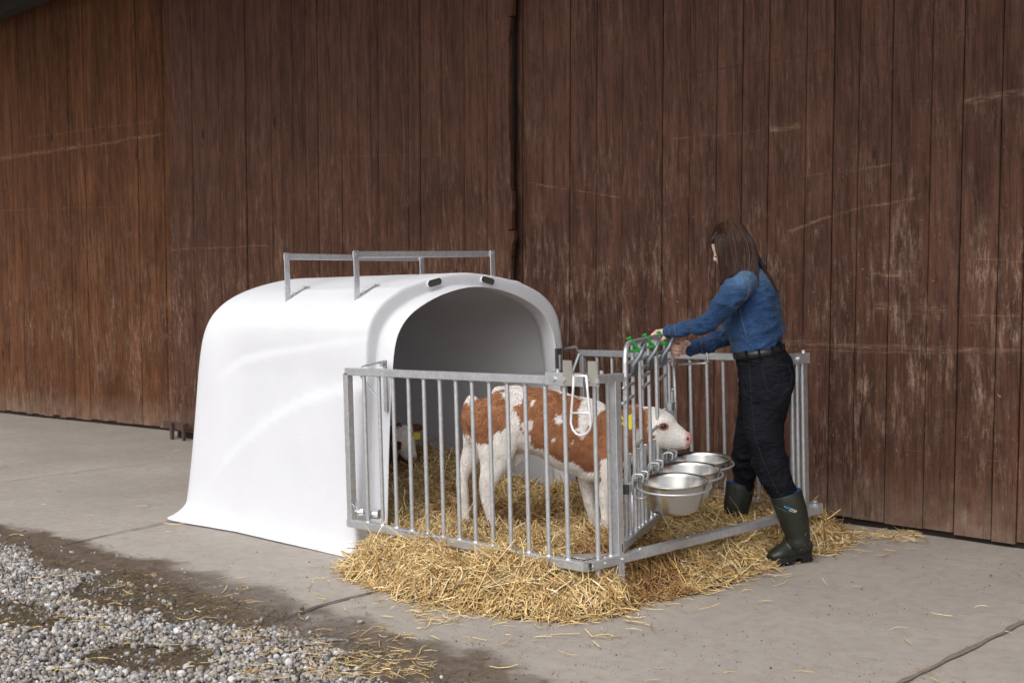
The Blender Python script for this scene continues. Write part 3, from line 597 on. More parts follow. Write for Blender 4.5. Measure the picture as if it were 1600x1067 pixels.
def front_frame():
    t = thing('gate_frame', 'open galvanised front frame of the pen with a low threshold rail the woman steps over', 'gate frame', (XF, 4.7, 0))
    rail((XF, YL+.022, ZB), (XF, YB2-.03, ZB+.006), t, 'threshold_rail', .040)
    yp = atX(965, 800, XF)[1]
    MB().box((XF+.001, yp, ZT/2-.02), (.018, 0, 0), (0, .018, 0), (0, 0, ZT/2), .002).build('post', GALV, t)
    y2 = atX(932, 750, XF)[1]; bar(XF, y2, .02, ZT-.02, t)
    y3 = atX(953, 750, XF)[1]; bar(XF, y3-.004, ZB+.02, ZT-.02, t, .008)
    MB().beam((XF, YL+.026, ZT-.002), (XF, yp+.04, ZT-.004), .036, .036).build('top_rail', GALV, t)
    b = Bolts(t)
    for px in (921, 941, 968): y = atX(px, 870, XF)[1]; b.bolt((XF+.02, y, ZB), (1, 0, 0), .008, .006)
    for px in (945, 1000, 1075): y = atX(px, 850, XF)[1]; b.bolt((XF, y, ZB+.02), (0, 0, 1), .008, .006)
    MB().box((XF, YL+.020, ZB), (.014, 0, 0), (0, .003, 0), (0, 0, .014)).build('end_cap', BLKP, t)
    for px, r in ((1238, .012), (1246, .0115), (1254.5, .0115)):
        y = atX(px, 680, XF)[1]; bar(XF, y, ZB+.015, ZT-.015, t, r)
    ya, yb_ = atX(1236, 565, XF)[1], atX(1259, 565, XF)[1]
    c = MB().box((XF, (ya+yb_)/2, ZT), (.024, 0, 0), (0, (yb_-ya)/2, 0), (0, 0, .026), .002); c.bolt((XF+.024, ya+.03, ZT), (1, 0, 0), .011, .01).bolt((XF, yb_-.02, ZT+.026), (0, 0, 1), .010, .014)
    c.build('corner_sleeve', GALV, t)
    MB().box((XF+.002, yp-.001, .006), (.05, 0, 0), (0, .05, 0), (0, 0, .006), .002).build('foot_plate', GALV, t)
front_frame()
# swung head-lock gate
GH = np.array([XF, 4.103]); GD = nrm([-.471, .882]); GN = np.array([-GD[1]*-1, GD[0]*-1]); GN = np.array([.882, .471])
def gp(s, z, n=0.): q = GH+GD*s+GN*n; return np.array([q[0], q[1], z])
GREEN = m_simple('green_plastic', (.02, .30, .045), .4, 0, .1)
DZ = m_simple('dark_grey_casting', (.20, .23, .26), .42, .5, .15)
def yoke_gate():
    t = thing('feed_gate', 'head-lock feed gate with green levers, swung inwards by the woman', 'gate', tuple(gp(0, 0)))
    MB().beam(gp(.0, .232), gp(1.19, .226), .036, .036).build('bottom_rail', GALV, t)
    MB().box(gp(-.012, .232), (GD[0]*.004, GD[1]*.004, 0), (GN[0]*.016, GN[1]*.016, 0), (0, 0, .016)).build('end_cap', BLKP, t)
    zt = 1.085; a, b, c, d = gp(.13, .25), gp(.17, zt), gp(1.03, zt+.003), gp(1.02, .25)
    MB().tube([a, gp(.15, .6)]+bend(a, b, c, .09, 7)+bend(b, c, d, .05, 6)+[d], .0115, 12).build('top_tube', GALV, t, True)
    for s in (.02, .31, .45, .64, .81, 1.11, 1.18): bar(*gp(s, 0)[:2], .245, {.02: .95, 1.11: .95, 1.18: .80}.get(s, zt-.01), t, .009)
    for s in (.20, .38, .52, .72, .90, .97): bar(*gp(s, 0)[:2], .245, .60 if s < .9 else .72, t, .008)
    for (s0, s1, za, zb_) in ((.31, .45, .615, .635), (.64, .81, .64, .66), (.10, .31, .83, .85), (.45, .64, .865, .88), (.81, 1.02, .87, .89), (.12, .31, .935, .945), (.12, .31, .895, .905), (.45, .64, .955, .965), (.45, .64, .915, .925), (.81, 1.02, .975, .985), (.81, 1.02, .935, .945), (.17, .98, 1.0, 1.005)):
        MB().tube([gp(s0, za), gp(s1, zb_)], .008, 8).build('crossbar', GALV, t, True)
    for s in (.27, .585, .90):
        h = thing.__call__ if False else None
        pl = MB().prism([gp(s-.06, .94, .015), gp(s+.06, .945, .015), gp(s+.075, .99, .015), gp(s-.07, .985, .015)], np.array([GN[0], GN[1], 0])*.004).build('fork_plate', DZ, t)
        for q, nn in ((-.06, .02), (.07, -.005)):
            MB().tube([gp(s+q, .955, nn), gp(s+q+.005, .99, nn+.004), gp(s+q+.02, 1.035, nn+.035), gp(s+q+.03, 1.078, nn+.052)], [.009, .010, .010, .006], 8).build('fork', DZ, pl, True)
        lv = MB().beam(gp(s+.03, 1.040, .040), gp(s-.012, 1.108, -.004), .013, .013, bev=.002); lv.beam(gp(s-.02, 1.045, -.03), gp(s+.01, 1.050, .03), .010, .012, bev=.003); lv.beam(gp(s-.020, 1.103, -.010), gp(s-.010, 1.110, .004), .014, .007, bev=.002)
        lv.build('lever', GREEN, t)
    # spring latch at the free end
    l = MB().prism([gp(1.06, .93, .02), gp(1.10, .93, .02), gp(1.07, 1.10, .03), gp(1.03, 1.10, .03)], np.array([GN[0], GN[1], 0])*.012).build('latch_plate', GALV, t)
    MB().tube([gp(1.09, .935, .05), gp(1.10, .94, .18)]+bend(gp(1.10, .94, .18), gp(1.10, .945, .20), gp(1.08, 1.03, .20), .01)+[gp(1.09, 1.03, .19)], .007, 8).build('latch_handle', GALV, l, True)
    MB().tube([gp(1.10, .93, .03), gp(1.13, .50, .03)], .006, 8).build('latch_rod', GALV, l, True)
    MB().box(gp(1.08, .73, .02), np.array([GD[0], GD[1], 0])*.07, np.array([GN[0], GN[1], 0])*.01, (0, 0, .02), .002).build('rod_guide', GALV, t)
    # bucket hangers
    MB().beam(gp(.03, .475, .02), gp(1.0, .475, .02), .02, .03).build('bucket_rail', GALV, t)
    MB().box(gp(.02, .475, .02), (GD[0]*.008, GD[1]*.008, 0), (GN[0]*.017, GN[1]*.017, 0), (0, 0, .02)).build('end_cap', BLKP, t)
yoke_gate()
def bowl(s, label, zc, sc=1.0):
    R0 = .152; c = gp(s, zc, .205)
    t = thing('feed_bowl', label, 'feeding bowl', tuple(gp(s, zc-.12, .205)), 'stainless bowls hung on the feed gate')
    prof = [(0, -.132), (.085, -.132), (.102, -.126), (.113, -.110), (.128, -.065), (.140, -.015), (.143, -.004), (.150, .0), (.1535, .002), (.1540, -.001), (.1525, -.004), (.1505, -.004), (.1465, -.007), (.1440, -.015), (.1315, -.065), (.1165, -.112), (.105, -.1285), (.087, -.1355), (0, -.1355)]
    tilt = R_(5); ax = np.array([.72, -.69, 0]); up = nrm(np.array([0, 0, 1])*math.cos(tilt)+ax*math.sin(tilt)); e1 = nrm(np.cross(up, [0.3, 1, 0])); e2 = np.cross(up, e1); n = 56
    V = []; 
    for r, z in prof:
        for k in range(n): a = 2*math.pi*k/n; V.append(c+up*z+(e1*math.cos(a)+e2*math.sin(a))*r*.955)
    m_ = len(prof); F = [(i*n+k, (i+1)*n+k, (i+1)*n+(k+1) % n, i*n+(k+1) % n) for i in range(m_-1) for k in range(n)]
    F = [f for f in F]
    o = mk('bowl', V, F, STEEL, t, smooth=True); 
    ring = [c+up*(-.026)+(e1*math.cos(a)+e2*math.sin(a))*.158 for a in np.linspace(0, 2*math.pi, 49)]
    MB().tube(ring, .0048, 8, False).build('ring', GALV, t, True)
    hk = MB(); p = gp(s, zc-.02, .02)
    for q in (-.045, .045):
        a, b_, c_, d_ = gp(s+q, .44, .035), gp(s+q, zc+.03, .035), gp(s+q, zc+.03, .085), gp(s+q, zc-.03, .075)
        hk.tube([a]+bend(a, b_, c_, .02)+bend(b_, c_, d_, .015)+[d_], .005, 8)
    hk.tube([gp(s-.045, zc+.03, .05), gp(s+.045, zc+.03, .05)], .005, 8); hk.tube([gp(s-.04, zc-.01, .03), gp(s-.04, .28, .03)], .007, 8).tube([gp(s-.02, .42, .03), gp(s-.02, .42, .09)], .006, 6)
    hk.build('hanger', GALV, t, True)
    return t
bowl(.155, 'stainless steel feeding bowl nearest the camera, first on the gate', .497)
bowl(.475, 'middle stainless steel feeding bowl, between the nearest and the farthest one', .502)
bowl(.80, 'farthest stainless steel feeding bowl, right under the muzzle of the calf', .506)
# ------------------------------------------------------------------ straw
STRAWP = [G(*p)[:2] for p in [(538, 888), (556, 905), (640, 935), (700, 948), (790, 962), (880, 969), (950, 962), (1000, 940), (1070, 927), (1130, 912), (1190, 890), (1215, 868), (1290, 862), (1325, 845), (1300, 826), (1262, 812)]]
STRAWP += [np.array(p) for p in [(-4.0, 6.02), (-4.6, 5.98), (-5.2, 5.85), (-5.25, 5.45), (-6.9, 5.4), (-6.9, 4.05), (-5.3, 4.0)]]
def HZ(P):
    P = np.asarray(P, float)[:, :2]; sd_ = sdist(P, STRAWP); P3 = np.c_[P, np.zeros(len(P))]
    sd_ = sd_+.05*fbm(P3, 5., 2.); s = np.clip(sd_/.30, 0, 1); h = .155*(1-(1-s)**2)
    inh = np.clip((-5.2-P[:, 0])/.8, 0, 1); h = h*(1+0*inh)+s*inh*(.03+.13*np.clip((P[:, 1]-4.55)/.6, 0, 1))
    h = h+s*.07*np.exp(-((P[:, 0]+4.9)**2+(P[:, 1]-5.25)**2)/.12)
    h = h*(1+.22*fbm(P3, 3.2, 9.))+s*.028*fbm(P3, 9, 4.)
    h = h*(1-.46*np.exp(-(((P[:, 0]+4.60)/.5)**2+((P[:, 1]-4.62)/.5)**2)))
    # calf's feet press it
    return np.where(sd_ > 0, np.maximum(h, 0.001), 0)
def ribbons(P, D, U, L, W_, bend_, cols, nseg=3):
    """three-sided little stalks: P base centre, D dir, U up-ish"""
    n = len(P); D = D/np.linalg.norm(D, axis=1)[:, None]; S_ = np.cross(D, U); S_ /= np.linalg.norm(S_, axis=1)[:, None]+1e-9; U2 = np.cross(S_, D)
    V = np.zeros((n, nseg+1, 3, 3)); 
    for k in range(nseg+1):
        t = k/nseg-.5; c = P+D*(t*L)[:, None]+(S_*bend_[:, :1]+U2*bend_[:, 1:2])*((t*t-.08)*L)[:, None]*1.0
        w_ = W_*(1 if 0 < k < nseg else .75)
        V[:, k, 0] = c-S_*w_[:, None]*.5; V[:, k, 1] = c+S_*w_[:, None]*.5; V[:, k, 2] = c+U2*w_[:, None]*.42
    base = np.arange(n)[:, None]*(nseg+1)*3; F = []
    for k in range(nseg):
        for a in range(3):
            b = (a+1) % 3; F.append(np.concatenate([base+k*3+a, base+k*3+b, base+(k+1)*3+b, base+(k+1)*3+a], 1))
    return V.reshape(-1, 3), np.concatenate(F), np.repeat(cols, (nseg+1)*3, axis=0)
def m_straw(name='straw', k=1.):
    t = NT(name); c = t.attr(); n = t.noise(60, 2); c = t.mix(1., c, t.ramp(n, [(.3, .75*k), (.7, 1.1*k)]), 'MULTIPLY')
    t.set(c, .55, 0, .35); return t.m
STRAWM = m_straw()
def straw_cols(n, dark=0.):
    A = np.array([[.76, .55, .26], [.66, .44, .17], [.90, .75, .47], [.48, .29, .12], [.82, .62, .30], [.33, .18, .075]]); i = RS.choice(6, n, p=[.28, .22, .16, .12, .17, .05])
    return A[i]*(RS.uniform(.6, 1.35, n)*(1-dark))[:, None]
def straw():
    xs = np.arange(-7.0, -3.0, .04); ys = np.arange(2.8, 6.2, .04); X, Y = np.meshgrid(xs, ys); P = np.stack([X.ravel(), Y.ravel()], 1); z = HZ(P)-.012
    i = np.arange(len(P)).reshape(len(ys), len(xs)); F = np.stack([i[:-1, :-1], i[:-1, 1:], i[1:, 1:], i[1:, :-1]], -1).reshape(-1, 4); keep = (z[F] > 0.0).any(1); F = F[keep]
    z = np.where(z < 0, -.006, z)
    core = NT('straw_core'); n1 = core.noise(70, 4, .7, core.map((1, 2.5, 1), (0, 0, .5))); core.bump(n1, .02, 1); core.set(core.ramp(n1, [(.3, (.05, .028, .012)), (.5, (.20, .12, .045)), (.7, (.48, .32, .13))]), .9)
    V0 = np.c_[P, z]; o0 = (V0, F)
    # stalks
    N = 74000; bb = np.array([[-7., 2.8], [-2.9, 6.15]]); Q = bb[0]+RS.rand(N*3, 2)*(bb[1]-bb[0]); sd_ = sdist(Q, STRAWP); 
    pr = np.clip((sd_+.05)/.09, 0, 1); keepm = RS.rand(len(Q)) < pr; Q = Q[keepm]
    # thin out where nobody sees it (deep in the hutch, left)
    kk = ~((Q[:, 0] < -5.9) & (RS.rand(len(Q)) < .45)); Q = Q[kk][:N]; n = len(Q)
    e = .03; h = HZ(Q); gx = (HZ(Q+[e, 0])-h)/e; gy = (HZ(Q+[0, e])-h)/e
    az = RS.rand(n)*2*math.pi; lift = RS.normal(0, .28, n)+ (RS.rand(n) < .07)*RS.uniform(-.9, .9, n)
    dx, dy = np.cos(az), np.sin(az); D = np.stack([dx, dy, np.clip(gx*dx+gy*dy, -1.2, 1.2)+lift], 1)
    U = np.stack([-gx, -gy, np.ones(n)], 1)+RS.normal(0, .4, (n, 3)); L = np.clip(RS.lognormal(-2.45, .5, n), .03, .25); Wd = RS.uniform(.0032, .0078, n)
    Pz = np.c_[Q, h+RS.uniform(-.012, .022, n)+np.abs(lift)*L*.22]
    near = ((sd_[keepm][kk][:N]) < .05); Pz[near, 2] = np.minimum(Pz[near, 2], h[near]+.012)
    Pz[:, 2] = np.maximum(Pz[:, 2], .004+np.abs(D[:, 2])/np.linalg.norm(D, axis=1)*L*.5*.6)
    sm = RS.rand(n) < .25; L[sm] = RS.uniform(.015, .045, sm.sum()); cols = straw_cols(n); dirty = vn(np.c_[Q, 0*h], 3.1, 6.) > .55; cols[dirty] *= [.62, .52, .45]
    V, F2, C = ribbons(Pz, D, U, L, Wd, RS.normal(0, .35, (n, 2)), cols)
    me = mk('straw_bedding', V, F2, STRAWM, col=C, loc=(-4.6, 4.6, 0)); tag(me, 'golden straw bedding heaped in and around the pen', 'straw', kind='stuff')
    o = mk('straw_base', V0, F, core.m, loc=(-4.6, 4.6, 0), smooth=True); tag(o, 'packed lower layer of straw under the loose stalks', 'straw', kind='stuff')
    # loose stalks scattered over the paving
    pts = []; 
    def scat(px0, px1, py0, py1, k, sp=1.): 
        for _ in range(k): pts.append((*G(random.uniform(px0, px1), random.uniform(py0, py1))[:2], sp))
    scat(560, 1000, 940, 1010, 70); scat(380, 640, 985, 1070, 120); scat(0, 400, 900, 1067, 170); scat(640, 1600, 880, 1067, 48); scat(300, 700, 900, 1000, 60)
    scat(1250, 1450, 815, 870, 60); scat(0, 320, 690, 850, 40); scat(640, 740, 945, 975, 60); scat(480, 680, 1015, 1067, 130)
    for _ in range(260): 
        a = G(random.uniform(1290, 1440), 838+random.gauss(0, 5)); pts.append((a[0], a[1], 1.))
    c0 = len(pts); edge = [np.array(p) for p in STRAWP[:16]]
    for _ in range(900):
        k = random.randrange(15); a = edge[k]+(edge[k+1]-edge[k])*random.random(); r = abs(random.gauss(0, .09)); an = random.random()*6.28; pts.append((a[0]+r*math.cos(an), a[1]+r*math.sin(an), 1.))
    Q = np.array(pts)[:, :2]; n = len(Q); az = RS.rand(n)*2*math.pi; D = np.stack([np.cos(az), np.sin(az), RS.normal(0, .05, n)], 1); U = np.tile([0, 0, 1.], (n, 1))
    L = np.clip(RS.lognormal(-2.95, .5, n), .015, .12); c = straw_cols(n); ing = sdist(Q, GRAVP) > 0
    V, F2, C = ribbons(np.c_[Q, np.where(ing, .018, .005)+RS.rand(n)*.006], D, U, L, RS.uniform(.0025, .005, n), RS.normal(0, .3, (n, 2)), c)
    tag(mk('loose_straw', V, F2, STRAWM, col=C, loc=(-4.6, 3.4, 0)), 'single straw stalks strewn over the concrete and gravel', 'straw', kind='stuff')
straw()
MUDP = [[G(*p)[:2] for p in L] for L in ([(120, 910), (210, 893), (330, 925), (440, 962), (400, 990), (300, 978), (180, 955), (90, 938)], [(-50, 930), (60, 945), (130, 975), (60, 985), (-60, 965)], [(180, 1010), (300, 1020), (330, 1045), (220, 1050), (150, 1030)])]
def inmud(P3, Q): return np.max([sdist(Q, m_) for m_ in MUDP], axis=0)+.07*fbm(P3, 6., 8.) > 0
def gravel():
    ico = bmesh.new(); bmesh.ops.create_icosphere(ico, subdivisions=2, radius=1); IV = np.array([v.co[:] for v in ico.verts]); IF = np.array([[v.index for v in f.verts] for f in ico.faces]); ico.free()
    lo = G(0, 1080)[:2]; bb0 = np.array([-8.2, 1.2]); bb1 = np.array([-2.6, 3.9]); Q = bb0+RS.rand(120000, 2)*(bb1-bb0); s = sdist(Q, GRAVP); P3 = np.c_[Q, 0*s]
    pr = np.clip((s+.10*fbm(P3, 4, 3.)+.02)/.10, 0.0, 1); strag = (RS.rand(len(Q)) < .006) & (s > -.35) & (s < 0); pp = PROJ(P3); vis = (pp[:, 0] > -60) & (pp[:, 0] < 1000) & (pp[:, 1] < 1110) & (pp[:, 1] > 780)
    mud = inmud(P3, Q)
    k = ((RS.rand(len(Q)) < pr*np.where(mud, .10, .9)) | strag) & vis; Q = Q[k]; s = s[k]; Q = Q[:27000]; s = s[:27000]; n = len(Q)
    rot = RS.normal(0, 1, (n, 3, 3)); rot = np.linalg.qr(rot)[0]; rad = np.clip(RS.lognormal(-5.08, .42, n), .003, .014); sc = RS.uniform(.6, 1.3, (n, 3)); sc[:, 2] *= .75
    sh = IV[None]*(1+.10*np.sin(IV[None]@rot.transpose(0, 2, 1)*2.7+RS.rand(n, 1, 1)*6)); V = (sh*sc[:, None, :]*rad[:, None, None])@rot
    V[..., :2] += Q[:, None, :]; V[..., 2] += (rad*RS.uniform(.1, .9, n)+np.where(s > .03, RS.uniform(-.002, .012, n), -.004))[:, None]
    pal = np.array([[.42, .39, .36], [.56, .53, .50], [.30, .28, .27], [.22, .20, .19], [.47, .40, .33], [.70, .68, .66], [.13, .12, .12], [.38, .30, .24], [.34, .36, .39]])
    c = pal[RS.choice(9, n, p=[.2, .2, .14, .09, .1, .12, .05, .05, .05])]*RS.uniform(.55, .98, (n, 1)); C = np.repeat(c, len(IV), axis=0)
    F = (IF[None]+np.arange(n)[:, None, None]*len(IV)).reshape(-1, 3)
    t = NT('pebble'); nn = t.noise(160, 4, .7); t.set(t.mix(1., t.attr(), t.ramp(nn, [(.3, .7), (.7, 1.15)]), 'MULTIPLY'), .62, 0, .4)
    tag(mk('gravel', V.reshape(-1, 3), F, t.m, smooth=True, col=C, loc=(-5, 2.4, 0)), 'grey and white rounded gravel strewn in the lower left', 'gravel', kind='stuff')
    # damp chaff and soil crumbs between paving and gravel
    Q = bb0+RS.rand(60000, 2)*(bb1-bb0); s = sdist(Q, GRAVP); w_ = sdist(Q, WETP); P3 = np.c_[Q, 0*s]; k = inmud(P3, Q) | ((np.abs(s) < .12) & (RS.rand(len(Q)) < .30)) | ((w_ > .02) & (RS.rand(len(Q)) < .03)); Q = Q[k]; s = s[k]; pp = PROJ(np.c_[Q, 0*s]); k = (pp[:, 0] > -40) & (pp[:, 0] < 760) & (pp[:, 1] > 800); Q = Q[k][:12000]; n = len(Q)
    az = RS.rand(n)*6.28; D = np.stack([np.cos(az), np.sin(az), RS.normal(0, .2, n)], 1); c = np.array([.14, .10, .05])*RS.uniform(.3, 1.8, (n, 1))
    V, F2, C = ribbons(np.c_[Q, .006+RS.rand(n)*.016], D, np.tile([0, 0, 1.], (n, 1)), RS.uniform(.01, .05, n), RS.uniform(.002, .004, n), RS.normal(0, .3, (n, 2)), c, 2)
    tag(mk('damp_chaff', V, F2, STRAWM, col=C, loc=(-5, 2.6, 0)), 'dark damp chaff and dirt along the gravel edge', 'chaff', kind='stuff')
gravel()
def grit():
    n = 10000; px = RS.uniform(-20, 1620, n); py = 640+RS.rand(n)**.8*430; d = (np.stack([px-800, py-533.5, np.full(n, FPX)], 1))@RM.T; P = CAM+d*((.0-CH)/d[:, 2])[:, None]
    k = (P[:, 1] < 6.1) & (P[:, 0] > -17) & (sdist(P[:, :2], GRAVP) < 0) & (vn(P, 1.1, 3.)*.5+vn(P, 4., 9.)*.5+RS.rand(n)*.9 > .25) & ~((P[:, 0] < -5.3) & (P[:, 0] > -7.2) & (P[:, 1] > 3.85)); P = P[k]; n = len(P)
    B = np.array([[1, 0, 0], [-.5, .87, 0], [-.5, -.87, 0], [0, 0, .9]]); r = np.clip(RS.lognormal(-6.4, .45, n), .001, .006); a = RS.rand(n)*6.28; rt = np.zeros((n, 3, 3)); rt[:, 0, 0] = np.cos(a); rt[:, 0, 1] = np.sin(a); rt[:, 1, 0] = -np.sin(a); rt[:, 1, 1] = np.cos(a); rt[:, 2, 2] = 1
    V = (B[None]*r[:, None, None]*RS.uniform(.6, 1.4, (n, 4, 3)))@rt+P[:, None, :]; F = (np.array([[0, 1, 3], [1, 2, 3], [2, 0, 3], [0, 2, 1]])[None]+np.arange(n)[:, None, None]*4).reshape(-1, 3)
    pal = np.array([[.05, .04, .03], [.10, .08, .06], [.40, .36, .32], [.30, .20, .09]]); c = pal[RS.choice(4, n, p=[.42, .3, .12, .16])]
    t = NT('grit'); t.set(t.attr(), .9, 0, .2); tag(mk('grit', V.reshape(-1, 3), F, t.m, col=np.repeat(c, 4, axis=0), loc=(-5, 3, 0)), 'crumbs of dirt and chaff lying on the concrete', 'grit', kind='stuff')
grit()
# ------------------------------------------------------------------ calves
def paint_poly(PX, V, polys, amp=3.0, sc=60):
    """which of the side-projected points lie in any polygon; edges broken up like fur"""
    Q = PX+np.stack([fbm(V, sc, 3.)*amp+fbm(V, 240, 7., 1)*amp*.5, fbm(V, sc, 13.)*amp+fbm(V, 240, 17., 1)*amp*.8], 1); r = np.zeros(len(V), bool)
    for p in polys: r |= inpoly(Q, p)
    return r
def fur(V, N, F, cols, n, flow, lmin, lmax, name, par, mat, wd=.0014):
    f = F[RS.randint(0, len(F), n)]; w_ = RS.dirichlet((1, 1, 1, 1), n); P = (V[f]*w_[..., None]).sum(1); Nn = (N[f]*w_[..., None]).sum(1); Nn /= np.linalg.norm(Nn, axis=1)[:, None]+1e-9; c = cols[f[:, 0]]
    Fl = flow(P)+RS.normal(0, .10, (n, 3))+np.stack([fbm(P, 4, 1., 1), fbm(P, 4, 21., 1), fbm(P, 4, 31., 1)], 1)*.25; T = Fl-Nn*(Fl*Nn).sum(1)[:, None]; T /= np.linalg.norm(T, axis=1)[:, None]+1e-9
    D = T+Nn*RS.uniform(.02, .13, n)[:, None]; L = RS.uniform(lmin, lmax, n); D /= np.linalg.norm(D, axis=1)[:, None]
    V2, F2, C2 = ribbons(P+D*(L*.45)[:, None], D, Nn, L, np.full(n, wd), np.c_[RS.normal(0, .25, n), -RS.rand(n)*.3], c*RS.uniform(.82, 1.12, (n, 1)), 2)
    return mk(name, V2, F2, mat, par, col=np.clip(C2, 0, 1))
def m_coat():
    t = NT('calf_coat'); n = t.noise(120, 3, .7, t.map((1, 1, .5))); t.bump(n, .004, .6); t.set(t.mix(1., t.attr(), t.ramp(n, [(.3, .85), (.7, 1.08)]), 'MULTIPLY'), .8, 0, .25); t.b.inputs['Sheen Weight'].default_value = .15; return t.m
COAT = m_coat()
WHT = np.array([.82, .78, .74]); BRN = np.array([.37, .165, .078]); BRN2 = np.array([.27, .110, .050])
def eye_at(bv, px, py, r, par, lid=None):
    p, n = cast(bv, px, py)
    if p is None: return
    k = 14; V = []; F = []
    dark = m_simple('wet_dark_eye', (.004, .004, .004), .22, 0, .1, 30, 0, .5)
    up = np.array([0, 0, 1.]); a = nrm(np.cross(up, n)); b = np.cross(n, a)
    def cap(rx, ry, h, off):
        V = [p+n*(off+h)]; F = []
        for j in (1, 2, 3):
            for i in range(k):
                an = 2*math.pi*i/k; q = j/3; V.append(p+a*rx*q*math.cos(an)+b*ry*q*math.sin(an)+n*(off+h*math.sqrt(max(0, 1-q*q))))
        F = [(0, 1+i, 1+(i+1) % k) for i in range(k)]
        for j in (0, 1): F += [(1+j*k+i, 1+(j+1)*k+i, 1+(j+1)*k+(i+1) % k, 1+j*k+(i+1) % k) for i in range(k)]
        return V, F
    if lid: V, F = cap(r*1.75, r*1.35, r*.35, -r*.15); mk('eyelid', V, F, m_simple('pink_skin_rim', lid, .6, 0, .2), par, True)
    V, F = cap(r*1.15, r*.85, r*.55, r*.0); mk('eye', V, F, dark, par, True)
YEL = m_simple('yellow_tag_plastic', (.72, .62, .04), .45, 0, .06)
HOOF = m_simple('calf_hoof', (.20, .15, .10), .6, 0, .2)
c3 = lambda L: [(680+x*.2718, 560+y*.2718) for x, y in L]
def calf1():
    d = nrm([.68, .733]); n = np.array([d[1], -d[0]]); base = np.array([-4.63, 4.60])
    n3 = np.array([n[0], n[1], 0]); d3 = np.array([d[0], d[1], 0])
    def cp(px, py, off=0.): return onV(px, py, base+n*off, n)
    def rr(px, py): return np.linalg.norm(cp(px+1, py)-cp(px, py))*.985
    def lb(L, off=0., rnd=True, seg=20):     # (px,py,r_px,rb,[off])
        P = [cp(l[0], l[1], (l[4] if len(l) > 4 else off)+(hm_off(l[0]) if l[1] < 701 and l[0] > 958 else 0)) for l in L]; return limb(P, [l[2]*rr(l[0], l[1]) for l in L], [l[3] for l in L], n3, seg, rnd)
    t = thing('calf', 'brown and white calf standing on straw in the pen, seen from the side', 'calf', tuple(np.r_[base, .12]), 'calves')
    def hm_off(x): return float(np.interp(x, [945, 962, 982, 1000, 1016, 1034, 1048, 1060, 1072], [0, .05, .11, .165, .205, .24, .255, .265, .27]))
    parts = [
     lb([(753, 652, 31, .085), (769, 655, 50, .118), (800, 655, 54, .128), (834, 657, 53, .132), (864, 664, 55, .135), (893, 677, 61, .132), (920, 685, 62, .12), (945, 688, 56, .10), (962, 687, 48, .08), (982, 684, 39, .066), (1000, 678, 35, .062)]),
     lb([(1000, 668, 29, .060), (1016, 667.5, 32.5, .068), (1034, 673, 30, .066), (1048, 679.5, 22.5, .052), (1060, 684, 17, .042), (1069, 688, 13.5, .037)]),
     lb([(1061, 681, 9, .025), (1072, 684, 10, .036)]),
     lb([(1045, 694, 9, .030), (1062, 697, 5, .026)]),
     # near hind leg
     lb([(772, 648, 40, .055, .07), (776, 690, 35, .058, .085), (771, 727, 21, .044, .09), (762, 757, 13, .029, .09), (762, 778, 11, .023, .09), (766, 803, 8, .018, .09), (772, 826, 8, .019, .09), (775, 836, 9, .022, .09)]),
     lb([(750, 655, 30, .05, -.06), (746, 692, 24, .052, -.08), (732, 722, 14.5, .038, -.09), (722, 746, 10.5, .027, -.09), (723, 770, 9.5, .023, -.09), (727, 798, 7, .017, -.09), (728, 822, 7.5, .020, -.09)]),
     # front legs
     lb([(944, 690, 30, .045, .075), (946, 728, 17, .040, .085), (946, 757, 10.5, .030, .085), (945, 782, 9, .025, .085), (945.5, 804, 6.5, .018, .085), (946, 822, 8, .021, .085)]),
     lb([(918, 715, 26, .045, -.06), (917, 748, 14, .035, -.08), (919, 772, 10, .027, -.08), (921, 786, 9, .025, -.08), (926, 808, 6.3, .018, -.08), (929, 826, 8, .020, -.08)]),
     lb([(900, 728, 14, .06), (925, 735, 18, .07), (945, 728, 14, .06)]),
     lb([(818, 700, 10, .025), (809, 718, 7, .018), (805, 727, 4, .01)]),
     lb([(738, 624, 9, .024), (731, 640, 9, .022), (729, 664, 8.5, .02), (735, 688, 6, .016)]),
     # ears (near one hangs back and down)
     lb([(1006, 648, 7, .016, .055), (992, 647, 13, .013, .15), (979, 650, 13, .010, .20), (969, 657, 7, .007, .22)]),
     lb([(1004, 640, 6, .016, -.04), (993, 638, 8, .013, -.05), (982, 636, 5, .008, -.05)]),
    ]
    V, N, F = remesh(parts, .0075, 5, .5)
    V = V+N*(.0028*fbm(V, 12, 2., 2))[:, None]
    PX = PROJ(V)
    br = [c3([(150, 250), (190, 255), (235, 240), (262, 228), (300, 204), (350, 184), (400, 178), (408, 190), (380, 200), (410, 250), (430, 300), (415, 400), (345, 430), (320, 495), (250, 490), (190, 440), (110, 400), (110, 250)]),
          c3([(495, 140), (560, 140), (640, 170), (740, 205), (850, 228), (835, 270), (822, 300), (830, 380), (818, 420), (845, 470), (870, 430), (885, 380), (915, 355), (945, 320), (1000, 285), (1040, 290), (1060, 255), (1190, 250), (1200, 285), (1238, 280), (1235, 330), (1225, 395), (1232, 430), (1272, 445), (1262, 480), (1225, 498), (1190, 540), (1140, 540), (1110, 590), (1070, 590), (1000, 575), (955, 585), (950, 640), (960, 700), (925, 725), (915, 650), (870, 650), (830, 620), (790, 590), (740, 600), (700, 575), (640, 530), (590, 515), (552, 495), (548, 440), (490, 410), (478, 330), (445, 265), (500, 262), (520, 200)])]
